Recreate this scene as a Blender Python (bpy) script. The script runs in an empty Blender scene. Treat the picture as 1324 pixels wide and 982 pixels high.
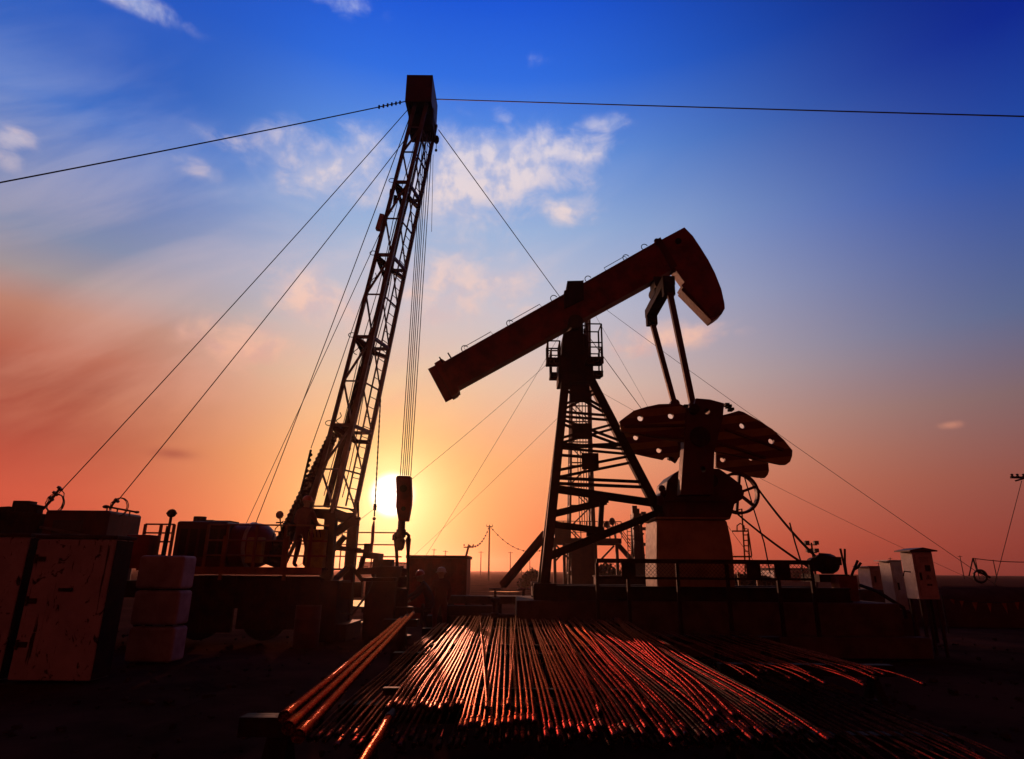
import bpy, math, random
from mathutils import Vector, Matrix
random.seed(11)
V = Vector
rad = math.radians
sc = bpy.context.scene
COL = sc.collection

# ------------------------------------------------------------------ camera
W0, H0, F0 = 1324.0, 982.0, 800.0
PITCH, ROLL, CAMH = rad(17.16), rad(0.5), 1.7
cam_d = bpy.data.cameras.new('camera')
cam = bpy.data.objects.new('camera', cam_d); COL.objects.link(cam)
cam_d.sensor_width = 36.0
cam_d.lens = 36.0 * F0 / W0
cam_d.clip_start = 0.05
cam_d.clip_end = 6000
cam.location = (0, 0, CAMH)
cam.rotation_euler = (Matrix.Rotation(rad(90) + PITCH, 3, 'X') @ Matrix.Rotation(ROLL, 3, 'Z')).to_euler()
sc.camera = cam

def ray(px, py):
    u = (px - W0 / 2) / F0; v = (H0 / 2 - py) / F0
    c, s = math.cos(ROLL), math.sin(ROLL)
    u, v = u * c - v * s, u * s + v * c
    return V((u, math.cos(PITCH) - v * math.sin(PITCH), math.sin(PITCH) + v * math.cos(PITCH)))

def P(px, py, Y):
    """the point standing Y metres north of the tripod in the direction measured on the survey photo"""
    d = ray(px, py)
    return V((d.x / d.y * Y, Y, CAMH + d.z / d.y * Y))

def G(px, py, z=0.0):
    d = ray(px, py)
    k = (z - CAMH) / d.z
    return V((d.x * k, d.y * k, z))

# ------------------------------------------------------------------ mesh helper
class MB:
    def __init__(s): s.v = []; s.f = []
    def add(s, vs, fs):
        o = len(s.v); s.v += [V(a) for a in vs]; s.f += [tuple(i + o for i in f) for f in fs]; return s
    def box(s, c, size, R=None):
        c = V(c); hx, hy, hz = [k / 2 for k in size]
        vs = [V((x, y, z)) for x in (-hx, hx) for y in (-hy, hy) for z in (-hz, hz)]
        if R is not None: vs = [R @ a for a in vs]
        return s.add([c + a for a in vs], [(0,1,3,2),(4,6,7,5),(0,4,5,1),(2,3,7,6),(0,2,6,4),(1,5,7,3)])
    def bb(s, x0, x1, y0, y1, z0, z1):
        return s.box(((x0+x1)/2,(y0+y1)/2,(z0+z1)/2), (abs(x1-x0),abs(y1-y0),abs(z1-z0)))
    def frame(s, d, up=None):
        d = d.normalized()
        up = V(up) if up else V((0, 0, 1))
        if abs(d.dot(up)) > 0.97: up = V((0, 1, 0)) if abs(d.y) < 0.9 else V((1, 0, 0))
        a = d.cross(up).normalized(); b = a.cross(d).normalized()
        return a, b
    def bar(s, p, q, w, h=None, up=None):
        p, q = V(p), V(q); h = h or w
        a, b = s.frame(q - p, up)
        vs = [e + a * (i * w / 2) + b * (j * h / 2) for e in (p, q) for i, j in ((-1,-1),(1,-1),(1,1),(-1,1))]
        return s.add(vs, [(3,2,1,0),(4,5,6,7),(0,1,5,4),(1,2,6,5),(2,3,7,6),(3,0,4,7)])
    def ell(s, p, q, w, t=0.02, up=None):
        """angle-iron bar: two thin legs"""
        p, q = V(p), V(q); a, b = s.frame(q - p, up)
        s.bar(p, q, w, t, up)
        o = a * (w / 2 - t / 2) - b * (w / 2 + t / 2)
        return s.bar(p + o, q + o, t, w, up)
    def tube(s, p, q, r, r2=None, n=10, caps=True):
        return s.path([p, q], [r, r if r2 is None else r2], n, caps=caps)
    def path(s, pts, r, n=6, closed=False, caps=True):
        pts = [V(a) for a in pts]; m = len(pts)
        rs = r if isinstance(r, (list, tuple)) else [r] * m
        o = len(s.v); prev = None; rings = []
        for i in range(m):
            if closed: d = pts[(i+1) % m] - pts[i-1]
            else: d = pts[min(i+1, m-1)] - pts[max(i-1, 0)]
            if d.length < 1e-9: d = V((0,0,1))
            d.normalize()
            if prev is None: a, b = s.frame(d)
            else:
                a = prev - d * prev.dot(d)
                a = a.normalized() if a.length > 1e-6 else s.frame(d)[0]
                b = a.cross(d)
            prev = a
            for k in range(n):
                t = 2 * math.pi * k / n
                s.v.append(pts[i] + (a * math.cos(t) + b * math.sin(t)) * rs[i])
        segs = m if closed else m - 1
        for i in range(segs):
            j = (i + 1) % m
            for k in range(n):
                l = (k + 1) % n
                s.f.append((o+i*n+k, o+i*n+l, o+j*n+l, o+j*n+k))
        if caps and not closed:
            s.f.append(tuple(o+k for k in reversed(range(n)))); s.f.append(tuple(o+(m-1)*n+k for k in range(n)))
        return s
    def prism(s, poly, vec):
        poly = [V(a) for a in poly]; vec = V(vec); n = len(poly)
        return s.add(poly + [a + vec for a in poly],
                     [tuple(range(n)), tuple(range(2*n-1, n-1, -1))] + [(i, i+n, (i+1)%n+n, (i+1)%n) for i in range(n)])
    def lathe(s, prof, base, axis, n=20):
        base, axis = V(base), V(axis).normalized()
        pts = [base + axis * h for r, h in prof]
        a, b = s.frame(axis); o = len(s.v); m = len(prof)
        for i, (r, h) in enumerate(prof):
            for k in range(n):
                t = 2*math.pi*k/n; s.v.append(pts[i] + (a*math.cos(t)+b*math.sin(t))*max(r, 1e-4))
        for i in range(m-1):
            for k in range(n):
                l = (k+1) % n; s.f.append((o+i*n+k, o+i*n+l, o+(i+1)*n+l, o+(i+1)*n+k))
        s.f.append(tuple(o+k for k in reversed(range(n)))); s.f.append(tuple(o+(m-1)*n+k for k in range(n)))
        return s
    def ball(s, c, r, n=12, sq=(1,1,1)):
        c = V(c); o = len(s.v); m = n // 2
        for i in range(1, m):
            t = math.pi*i/m
            for k in range(n):
                a = 2*math.pi*k/n
                s.v.append(c + V((math.sin(t)*math.cos(a)*r*sq[0], math.sin(t)*math.sin(a)*r*sq[1], math.cos(t)*r*sq[2])))
        for i in range(m-2):
            for k in range(n):
                l = (k+1) % n; s.f.append((o+i*n+k, o+(i+1)*n+k, o+(i+1)*n+l, o+i*n+l))
        s.v.append(c + V((0,0,r*sq[2]))); t_ = len(s.v)-1
        s.v.append(c - V((0,0,r*sq[2]))); b_ = len(s.v)-1
        for k in range(n):
            l = (k+1) % n; s.f.append((t_, o+k, o+l)); s.f.append((b_, o+(m-2)*n+l, o+(m-2)*n+k))
        return s
    def build(s, name, m, parent=None, bevel=0, flat=False):
        off = wloc(parent) if parent else V((0,0,0))
        me = bpy.data.meshes.new(name)
        me.from_pydata([tuple(a - off) for a in s.v], [], s.f); me.validate()
        import bmesh
        bm = bmesh.new(); bm.from_mesh(me); bmesh.ops.recalc_face_normals(bm, faces=bm.faces); bm.to_mesh(me); bm.free()
        me.materials.append(M[m])
        if not flat:
            me.shade_smooth(); me.set_sharp_from_angle(angle=rad(38))
        o = bpy.data.objects.new(name, me); COL.objects.link(o)
        if parent: o.parent = parent
        if bevel:
            b = o.modifiers.new('bevel', 'BEVEL'); b.width = bevel; b.segments = 2; b.limit_method = 'ANGLE'; b.harden_normals = True
        return o

def wloc(o):
    p = V(o.location)
    while o.parent: o = o.parent; p += V(o.location)
    return p

def tag(o, label, cat, group=None):
    o['label'] = label; o['category'] = cat
    if group: o['group'] = group
    return o
def thing(name, loc, label, cat, group=None):
    o = bpy.data.objects.new(name, None); COL.objects.link(o); o.location = loc; o.empty_display_size = 0.2
    return tag(o, label, cat, group)
def copy_tree(o, parent=None):
    c = o.copy(); COL.objects.link(c); c.parent = parent
    for ch in list(o.children): copy_tree(ch, c)
    return c

# ------------------------------------------------------------------ materials
def lin(c):
    return tuple(((x/255.0)/12.92 if x/255.0 <= 0.04045 else ((x/255.0+0.055)/1.055)**2.4) for x in c) + (1.0,)
M = {}
def mat(name, c1, c2=None, rough=0.6, metal=0.0, scale=3.0, thr=(0.4, 0.65), bump=0.2, stretch=(1,1,1), bscale=None, spec=0.2):
    m = bpy.data.materials.new(name); m.use_nodes = True; nt = m.node_tree; N = nt.nodes; L = nt.links
    b = N['Principled BSDF']; b.inputs['Roughness'].default_value = rough; b.inputs['Metallic'].default_value = metal
    b.inputs['Specular IOR Level'].default_value = spec
    tc = N.new('ShaderNodeNewGeometry'); mp = N.new('ShaderNodeMapping'); mp.inputs['Scale'].default_value = stretch
    L.new(tc.outputs['Position'], mp.inputs['Vector'])
    no = N.new('ShaderNodeTexNoise'); no.inputs['Scale'].default_value = scale; no.inputs['Detail'].default_value = 7; no.inputs['Roughness'].default_value = 0.65
    L.new(mp.outputs['Vector'], no.inputs['Vector'])
    cr = N.new('ShaderNodeValToRGB'); cr.color_ramp.elements[0].position = thr[0]; cr.color_ramp.elements[1].position = thr[1]
    cr.color_ramp.elements[0].color = tuple(c1) + (1,); cr.color_ramp.elements[1].color = tuple(c2 or c1) + (1,)
    L.new(no.outputs['Fac'], cr.inputs['Fac']); L.new(cr.outputs['Color'], b.inputs['Base Color'])
    n2 = N.new('ShaderNodeTexNoise'); n2.inputs['Scale'].default_value = bscale or scale*6; n2.inputs['Detail'].default_value = 5
    L.new(tc.outputs['Position'], n2.inputs['Vector'])
    bp = N.new('ShaderNodeBump'); bp.inputs['Strength'].default_value = bump; bp.inputs['Distance'].default_value = 0.02
    L.new(n2.outputs['Fac'], bp.inputs['Height']); L.new(bp.outputs['Normal'], b.inputs['Normal'])
    mr = N.new('ShaderNodeMapRange'); mr.inputs['To Min'].default_value = max(0.05, rough-0.12); mr.inputs['To Max'].default_value = min(1, rough+0.15)
    L.new(n2.outputs['Fac'], mr.inputs['Value']); L.new(mr.outputs['Result'], b.inputs['Roughness'])
    M[name] = m
    return m
mat('red_paint', (0.26,0.036,0.026), (0.10,0.022,0.016), 0.5, scale=2.2)
mat('dark_red', (0.10,0.016,0.012), (0.05,0.012,0.010), 0.55, scale=2.0)
mat('black_steel', (0.022,0.013,0.010), (0.045,0.020,0.013), 0.65, scale=4, spec=0.05)
mat('mast_steel', (0.17,0.155,0.16), (0.09,0.075,0.072), 0.45, scale=3)
mat('rust', (0.07,0.032,0.02), (0.03,0.017,0.012), 0.8, scale=5)
mat('wire', (0.03,0.028,0.027), (0.05,0.04,0.035), 0.6, scale=20)
mat('beige', (0.42,0.34,0.16), (0.24,0.17,0.085), 0.65, scale=1.6)
mat('concrete', (0.12,0.085,0.07), (0.06,0.043,0.036), 0.9, scale=2.5)
mat('grey_paint', (0.50,0.48,0.45), (0.36,0.33,0.30), 0.45, scale=4)
mat('white_paint', (0.58,0.55,0.50), (0.44,0.40,0.36), 0.6, scale=3)
mat('grimy_white', (0.50,0.44,0.42), (0.26,0.21,0.19), 0.8, scale=2.6, thr=(0.35,0.7), bump=0.3, spec=0.05)
mat('stone', (0.075,0.04,0.03), (0.04,0.02,0.016), 0.95, scale=6, spec=0.0)
mat('orange_paint', (0.30,0.09,0.025), (0.16,0.05,0.02), 0.55, scale=4)
mat('yellow_paint', (0.45,0.30,0.04), (0.25,0.15,0.03), 0.55, scale=4)
mat('rubber', (0.018,0.018,0.018), (0.03,0.025,0.022), 0.8, scale=8)
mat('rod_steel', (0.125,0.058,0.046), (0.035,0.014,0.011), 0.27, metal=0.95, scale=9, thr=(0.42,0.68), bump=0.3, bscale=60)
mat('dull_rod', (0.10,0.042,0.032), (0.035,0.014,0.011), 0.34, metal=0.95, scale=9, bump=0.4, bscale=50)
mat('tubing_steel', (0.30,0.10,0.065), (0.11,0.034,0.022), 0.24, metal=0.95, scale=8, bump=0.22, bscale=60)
mat('coverall', (0.16,0.035,0.03), (0.10,0.025,0.022), 0.85, scale=6)
mat('coverall_dark', (0.06,0.045,0.05), (0.09,0.03,0.03), 0.85, scale=6)
mat('skin', (0.36,0.20,0.14), (0.30,0.16,0.11), 0.6, scale=10)
mat('helmet_red', (0.38,0.05,0.035), (0.30,0.04,0.03), 0.35, scale=4, bump=0.05)
mat('helmet_white', (0.55,0.50,0.46), (0.45,0.40,0.36), 0.35, scale=4, bump=0.05)
mat('glass', (0.03,0.03,0.035), (0.04,0.04,0.045), 0.12, scale=2, bump=0.02)
mat('lamp_glass', (0.55,0.55,0.52), (0.45,0.45,0.42), 0.2, scale=2, bump=0.05)
mat('flag_cloth', (0.34,0.08,0.03), (0.20,0.05,0.02), 0.8, scale=9)
mat('leaf', (0.035,0.05,0.018), (0.06,0.06,0.02), 0.8, scale=8)
mat('bark', (0.07,0.05,0.035), (0.04,0.03,0.02), 0.9, scale=8)
mat('far_steel', (0.05,0.04,0.04), (0.08,0.05,0.045), 0.6, scale=1.5)

def mix_nodes(m):
    return m.node_tree.nodes, m.node_tree.links, m.node_tree.nodes['Principled BSDF']

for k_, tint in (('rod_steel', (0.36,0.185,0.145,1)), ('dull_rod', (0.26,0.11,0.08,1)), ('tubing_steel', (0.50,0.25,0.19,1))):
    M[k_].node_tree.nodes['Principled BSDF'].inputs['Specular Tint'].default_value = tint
# worn white tank paint: chips, scratches and rust stains of their own shape
m = mat('worn_white', (0.46,0.44,0.45), (0.33,0.31,0.31), 0.65, scale=2.2)
N, L, B = mix_nodes(m)
base = B.inputs['Base Color'].links[0].from_socket
geo = N.new('ShaderNodeNewGeometry'); mpp = N.new('ShaderNodeMapping'); mpp.inputs['Scale'].default_value = (1.6,1.6,0.9)
L.new(geo.outputs['Position'], mpp.inputs['Vector'])
n1 = N.new('ShaderNodeTexNoise'); n1.inputs['Scale'].default_value = 3.4; n1.inputs['Detail'].default_value = 9; n1.inputs['Roughness'].default_value = 0.62; n1.inputs['Distortion'].default_value = 1.3
L.new(mpp.outputs['Vector'], n1.inputs['Vector'])
r1 = N.new('ShaderNodeValToRGB'); r1.color_ramp.elements[0].position = 0.60; r1.color_ramp.elements[1].position = 0.635
L.new(n1.outputs['Fac'], r1.inputs['Fac'])
mp2 = N.new('ShaderNodeMapping'); mp2.inputs['Scale'].default_value = (9,9,0.7); mp2.inputs['Rotation'].default_value = (0,0.12,0)
L.new(geo.outputs['Position'], mp2.inputs['Vector'])
n3 = N.new('ShaderNodeTexNoise'); n3.inputs['Scale'].default_value = 1.6; n3.inputs['Detail'].default_value = 6
L.new(mp2.outputs['Vector'], n3.inputs['Vector'])
r3 = N.new('ShaderNodeValToRGB'); r3.color_ramp.elements[0].position = 0.66; r3.color_ramp.elements[1].position = 0.70
L.new(n3.outputs['Fac'], r3.inputs['Fac'])
mx = N.new('ShaderNodeMath'); mx.operation = 'MAXIMUM'; L.new(r1.outputs['Color'], mx.inputs[0]); L.new(r3.outputs['Color'], mx.inputs[1])
mc = N.new('ShaderNodeMix'); mc.data_type = 'RGBA'; mc.inputs['B'].default_value = (0.035,0.018,0.012,1)
L.new(mx.outputs[0], mc.inputs['Factor']); L.new(base, mc.inputs['A']); L.new(mc.outputs['Result'], B.inputs['Base Color'])

# counterweight paint: broad red and yellow warning bands
m = mat('warning_bands', (0.34,0.22,0.05), (0.22,0.13,0.035), 0.55, scale=3)
N, L, B = mix_nodes(m)
base = B.inputs['Base Color'].links[0].from_socket
geo = N.new('ShaderNodeNewGeometry'); mp2 = N.new('ShaderNodeMapping'); mp2.inputs['Rotation'].default_value = (0, rad(6), 0)
L.new(geo.outputs['Position'], mp2.inputs['Vector'])
sx = N.new('ShaderNodeSeparateXYZ'); L.new(mp2.outputs['Vector'], sx.inputs[0])
mm = N.new('ShaderNodeMath'); mm.operation = 'MULTIPLY'; mm.inputs[1].default_value = 2 * math.pi / 0.36; L.new(sx.outputs['Z'], mm.inputs[0])
sn = N.new('ShaderNodeMath'); sn.operation = 'SINE'; L.new(mm.outputs[0], sn.inputs[0])
rr = N.new('ShaderNodeMapRange'); rr.inputs['From Min'].default_value = -0.12; rr.inputs['From Max'].default_value = 0.12; L.new(sn.outputs[0], rr.inputs['Value'])
mc = N.new('ShaderNodeMix'); mc.data_type = 'RGBA'; mc.inputs['B'].default_value = (0.13,0.022,0.016,1)
L.new(rr.outputs['Result'], mc.inputs['Factor']); L.new(base, mc.inputs['A']); L.new(mc.outputs['Result'], B.inputs['Base Color'])

# ground: dark oily earth, damp in patches
m = mat('earth', (0.090,0.036,0.025), (0.035,0.014,0.010), 0.95, scale=0.35, bump=0.8, bscale=3.0, spec=0.0)
mat('wet_mud', (0.02,0.016,0.013), (0.03,0.022,0.018), 0.2, scale=0.8, bump=0.25, bscale=2.0)
m = mat('puddle_water', (0.012,0.010,0.009), None, 0.06, scale=1, bump=0.06, bscale=2.5)

# ------------------------------------------------------------------ world sky
SUN_PX = (507, 640)
sd = ray(*SUN_PX).normalized()
SUN_AZ, SUN_EL = math.atan2(sd.x, sd.y), math.asin(sd.z)
world = bpy.data.worlds.new('World'); sc.world = world; world.use_nodes = True
nt = world.node_tree; N = nt.nodes; L = nt.links; N.clear()
out = N.new('ShaderNodeOutputWorld'); bg = N.new('ShaderNodeBackground'); L.new(bg.outputs[0], out.inputs[0])
def val(x, sock):
    if isinstance(x, (int, float)): sock.default_value = x
    else: L.new(x, sock)
def mth(op, a, b=0.0, c=0.0, clamp=False):
    n = N.new('ShaderNodeMath'); n.operation = op; n.use_clamp = clamp
    val(a, n.inputs[0]); val(b, n.inputs[1]); val(c, n.inputs[2]); return n.outputs[0]
def vmth(op, a, b):
    n = N.new('ShaderNodeVectorMath'); n.operation = op
    for x, sck in ((a, n.inputs[0]), (b, n.inputs[1])):
        if isinstance(x, (tuple, list, V)): sck.default_value = tuple(x)
        else: L.new(x, sck)
    return n.outputs['Value'] if op in ('DOT_PRODUCT', 'LENGTH', 'DISTANCE') else n.outputs['Vector']
def sstep(x, lo, hi):
    n = N.new('ShaderNodeMapRange'); n.interpolation_type = 'SMOOTHSTEP'; val(x, n.inputs['Value'])
    n.inputs['From Min'].default_value = lo; n.inputs['From Max'].default_value = hi; return n.outputs['Result']
def ramp(x, stops, scale):
    n = N.new('ShaderNodeValToRGB'); el = n.color_ramp.elements
    L.new(mth('DIVIDE', x, scale), n.inputs['Fac'])
    while len(el) < len(stops): el.new(0.5)
    for e, (p, c) in zip(el, stops):
        e.position = p / scale; e.color = lin(c)
    return n.outputs['Color']
def mixc(f, a, b, mode='MIX'):
    n = N.new('ShaderNodeMix'); n.data_type = 'RGBA'; n.blend_type = mode; val(f, n.inputs['Factor'])
    for x, sck in ((a, n.inputs['A']), (b, n.inputs['B'])):
        if isinstance(x, tuple): sck.default_value = x
        else: L.new(x, sck)
    return n.outputs['Result']
tc = N.new('ShaderNodeTexCoord')
nd = vmth('NORMALIZE', tc.outputs['Generated'], (0,0,0))
sep = N.new('ShaderNodeSeparateXYZ'); L.new(nd, sep.inputs[0])
el = mth('DEGREES', mth('ARCSINE', sep.outputs['Z']))
az = mth('DEGREES', mth('ARCTAN2', sep.outputs['X'], sep.outputs['Y']))
daz = mth('ABSOLUTE', mth('SUBTRACT', az, math.degrees(SUN_AZ)))
daz = mth('MINIMUM', daz, mth('SUBTRACT', 360.0, daz))
elp = mth('MAXIMUM', el, 0.0)
MID = [(0,(212,78,52)),(2.5,(236,104,70)),(9.4,(245,157,116)),(16.5,(226,192,176)),(23.6,(194,194,210)),(30.6,(154,180,220)),(37,(98,148,224)),(43,(48,110,224)),(49,(26,84,212)),(54,(14,40,120)),(62,(14,14,36)),(90,(12,7,10))]
SIDE = [(0,(126,46,40)),(2,(136,58,50)),(7,(138,78,70)),(12.6,(122,98,102)),(18.5,(84,100,142)),(29,(36,76,164)),(38,(14,40,142)),(46,(8,28,118)),(54,(8,14,50)),(62,(12,9,18)),(90,(12,7,10))]
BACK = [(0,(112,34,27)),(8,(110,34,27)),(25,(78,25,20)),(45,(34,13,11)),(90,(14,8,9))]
c = mixc(sstep(daz, 8, 58), ramp(elp, MID, 90), ramp(elp, SIDE, 90))
# the left, hazier half stays paler and redder
lf = mth('MULTIPLY', sstep(az, -13, -39), mth('SUBTRACT', 1.0, sstep(daz, 50, 90)))
LEFT = [(0,(206,74,54)),(5.2,(208,84,63)),(9.6,(172,74,60)),(13,(164,78,64)),(15.5,(182,100,80)),(18.5,(188,128,108)),(21,(162,148,152)),(24,(128,140,172)),(33,(62,112,198)),(37,(42,94,190)),(45,(34,84,194)),(56,(16,30,80)),(64,(14,12,22)),(90,(12,7,10))]
c = mixc(lf, c, ramp(elp, LEFT, 90))
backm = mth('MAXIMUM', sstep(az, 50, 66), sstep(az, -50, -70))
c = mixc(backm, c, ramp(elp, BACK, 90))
# glow round the sun
ang = mth('DEGREES', mth('ARCCOSINE', vmth('DOT_PRODUCT', nd, tuple(sd))))
g1 = mth('EXPONENT', mth('MULTIPLY', mth('POWER', mth('DIVIDE', ang, 9.6), 1.35), -1.0))
c = mixc(mth('MULTIPLY', g1, 0.95), c, lin((255,204,106)))
g2 = mth('EXPONENT', mth('MULTIPLY', mth('POWER', mth('DIVIDE', ang, 3.4), 1.35), -1.0))
c = mixc(g2, c, (1.5,1.22,0.55,1))
g3 = sstep(ang, 2.3, 0.3)
c = mixc(g3, c, (4.5,4.2,3.6,1))
# clouds
cvec = N.new('ShaderNodeCombineXYZ'); L.new(az, cvec.inputs[0]); L.new(el, cvec.inputs[1])
def azel(px, py):
    d = ray(px, py).normalized(); return math.degrees(math.atan2(d.x, d.y)), math.degrees(math.asin(d.z))
BLOBS = [(16,178,30,16,.85),(14,212,24,15,.8),(415,214,66,38,.92),(466,216,52,44,.85),(600,232,78,52,1.1),(662,218,84,42,1.15),(728,196,56,24,1.0),(772,163,34,13,.6),(738,270,32,19,.85),
         (402,378,48,32,1.0),(430,402,60,26,.7),(312,440,66,32,.75),(180,6,62,14,.75),(445,6,36,14,.7),(585,372,120,44,.72),(650,152,16,12,.6),(868,436,70,16,.85),(826,449,34,14,.7),
         (258,218,44,16,.4),(690,76,20,10,.3),(1228,550,14,5,.8),(300,185,50,14,.4),(590,290,80,30,.5)]
Msum = None
for bx, by, rx, ry, am in BLOBS:
    a0, e0 = azel(bx, by); a1, _ = azel(bx + rx, by); _, e1 = azel(bx, by - ry)
    d = vmth('MULTIPLY', vmth('SUBTRACT', cvec.outputs[0], (a0, e0, 0)), (1/max(abs(a1-a0),.3), 1/max(abs(e1-e0),.3), 0))
    g = mth('MULTIPLY', mth('EXPONENT', mth('MULTIPLY', vmth('DOT_PRODUCT', d, d), -0.62)), am)
    Msum = g if Msum is None else mth('MAXIMUM', Msum, g)
cn = N.new('ShaderNodeTexNoise'); cn.inputs['Scale'].default_value = 0.30; cn.inputs['Detail'].default_value = 12; cn.inputs['Roughness'].default_value = 0.59; cn.inputs['Distortion'].default_value = 0.5
L.new(vmth('MULTIPLY', cvec.outputs[0], (0.72, 1.2, 1)), cn.inputs['Vector'])
dens = sstep(mth('ADD', mth('MULTIPLY', Msum, 0.95), mth('MULTIPLY', mth('SUBTRACT', cn.outputs['Fac'], 0.5), 1.7)), 0.12, 1.12)
dens = mth('MULTIPLY', dens, sstep(Msum, 0.05, 0.4))
cn2 = N.new('ShaderNodeTexNoise'); cn2.inputs['Scale'].default_value = 0.5; cn2.inputs['Detail'].default_value = 6
L.new(vmth('ADD', cvec.outputs[0], (3.1, 1.4, 7)), cn2.inputs['Vector'])
ccol = ramp(elp, [(0,(214,110,84)),(9,(240,160,120)),(17,(246,182,152)),(24,(250,206,186)),(33,(246,222,214)),(45,(214,220,240)),(90,(200,210,240))], 90)
ccol2 = ramp(elp, [(0,(190,92,76)),(9,(225,140,110)),(17,(230,168,150)),(24,(214,190,192)),(33,(196,194,216)),(45,(150,172,226)),(90,(120,150,220))], 90)
ccol = mixc(sstep(cn2.outputs['Fac'], 0.38, 0.6), ccol2, ccol)
c = mixc(mth('MULTIPLY', dens, 0.84), c, ccol)
# thin high veil
vn = N.new('ShaderNodeTexNoise'); vn.inputs['Scale'].default_value = 0.07; vn.inputs['Detail'].default_value = 7; vn.inputs['Roughness'].default_value = 0.55; vn.inputs['Distortion'].default_value = 0.6
rot = N.new('ShaderNodeVectorRotate'); rot.rotation_type = 'Z_AXIS'; rot.inputs['Angle'].default_value = rad(-28); L.new(cvec.outputs[0], rot.inputs['Vector'])
L.new(vmth('MULTIPLY', rot.outputs[0], (0.55, 1.7, 1)), vn.inputs['Vector'])
veil = mth('MULTIPLY', sstep(vn.outputs['Fac'], 0.40, 0.72), mth('MULTIPLY', mth('MULTIPLY', sstep(el, 3, 14), sstep(el, 44, 26)), sstep(az, 24, -6)))
c = mixc(mth('MULTIPLY', mth('MULTIPLY', veil, mth('SUBTRACT', 1.0, backm)), 0.42), c, ramp(elp, [(0,(230,120,84)),(12,(236,158,122)),(22,(222,190,186)),(32,(206,206,224)),(45,(150,175,226)),(90,(120,150,220))], 90))
# small dark streak low on the left
a0, e0 = azel(224, 587)
d = vmth('MULTIPLY', vmth('SUBTRACT', cvec.outputs[0], (a0, e0, 0)), (1/1.5, 1/0.4, 0))
st = mth('MULTIPLY', mth('EXPONENT', mth('MULTIPLY', vmth('DOT_PRODUCT', d, d), -1.0)), 0.55)
c = mixc(st, c, lin((150,66,60)))
c = mixc(sstep(el, 0.0, -3.0), c, lin((30,12,10)))
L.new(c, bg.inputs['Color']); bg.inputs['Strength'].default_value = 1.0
world.cycles.sampling_method = 'MANUAL'; world.cycles.sample_map_resolution = 512

sun_d = bpy.data.lights.new('sun', 'SUN'); sun = bpy.data.objects.new('sun', sun_d); COL.objects.link(sun)
sun_d.energy = 1.7; sun_d.angle = rad(0.6); sun_d.color = (1.0, 0.39, 0.23)
sun.rotation_euler = (-sd).to_track_quat('-Z', 'Y').to_euler()
sun.location = (-20, 60, 30)

# ------------------------------------------------------------------ ground
def ground():
    mb = MB()
    def coords(lo, hi):
        xs = []; x = 0.0; st = 0.16
        while x < hi:
            xs.append(x); x += st
            if x > 11: st *= 1.22
        xs.append(hi)
        ys = []; x = -0.16; st = 0.16
        while x > lo:
            ys.append(x); x -= st
            if x < -11: st *= 1.22
        ys.append(lo)
        return list(reversed(ys)) + xs
    X = coords(-1100, 1100); Y = [y + 8 for y in coords(-400, 1300)]
    from mathutils import noise
    vs = []
    for y in Y:
        for x in X:
            d = math.hypot(x, y - 6)
            a = 0.05 if d < 60 else 0.05 * 60 / d
            h = noise.fractal(V((x*0.35, y*0.35, 0.3)), 1.0, 2.0, 5) * a + noise.noise(V((x*1.9, y*1.9, 5))) * a * 0.35
            if d < 40:
                for rx in (-2.95, -4.35):
                    w_ = (x - rx - .25*math.sin(y*.35)) / .22
                    if abs(w_) < 2.2: h += -.055*math.exp(-w_*w_) + .03*math.exp(-(abs(w_)-1.5)**2*3)
            vs.append(V((x, y, h - 0.03)))
    nx = len(X)
    fs = [(j*nx+i, j*nx+i+1, (j+1)*nx+i+1, (j+1)*nx+i) for j in range(len(Y)-1) for i in range(nx-1)]
    mb.add(vs, fs)
    o = mb.build('ground', 'earth'); o['kind'] = 'structure'
ground()
def blob_sheet(name, m, cx, cy, rx, ry, z, seed):
    rnd = random.Random(seed); mb = MB(); n = 40
    ph = [rnd.uniform(0, 6.28) for _ in range(5)]
    pts = []
    for k in range(n):
        t = 2*math.pi*k/n
        r = 1 + sum(0.13/(j+1)*3*math.sin((j+2)*t+ph[j])*0.5 for j in range(5))
        pts.append(V((cx+rx*r*math.cos(t), cy+ry*r*math.sin(t), z)))
    mb.add([V((cx,cy,z))]+pts, [(0,1+k,1+(k+1)%n) for k in range(n)])
    o = mb.build(name, m); o['kind'] = 'structure'; return o
for i,(px,py,rx,ry) in enumerate([(478,781,2.6,3.0),(449,806,0.45,0.3),(640,774,1.6,.6),(655,766,1.2,.7),(588,793,.7,.25),(1005,764,3,1.2),(1290,786,3,.7)]):
    g = G(px, py); blob_sheet('puddle', 'puddle_water', g.x, g.y, rx, ry, 0.045, 40+i)

# ------------------------------------------------------------------ guy wires
def wire_pts(A, B, sag=0.0, n=24):
    return [A.lerp(B, k/n) - V((0,0,sag*4*(k/n)*(1-k/n))) for k in range(n+1)]
def to_z(A, B, z):
    t = (z - A.z) / (B.z - A.z); return A.lerp(B, t)
def coil(c, r, axis, n=26, turns=2, jit=0.03, tr=0.012):
    mb = MB(); rnd = random.Random(int(c.x*100))
    a, b = mb.frame(V(axis))
    for t in range(turns):
        o = V((rnd.uniform(-jit,jit), rnd.uniform(-jit,jit), rnd.uniform(-jit,jit)))
        mb.path([c + o + (a*math.cos(6.283*k/n)*(1+0.05*math.sin(3*k)) + b*math.sin(6.283*k/n))*r for k in range(n)], tr, 5, closed=True)
    return mb

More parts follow.
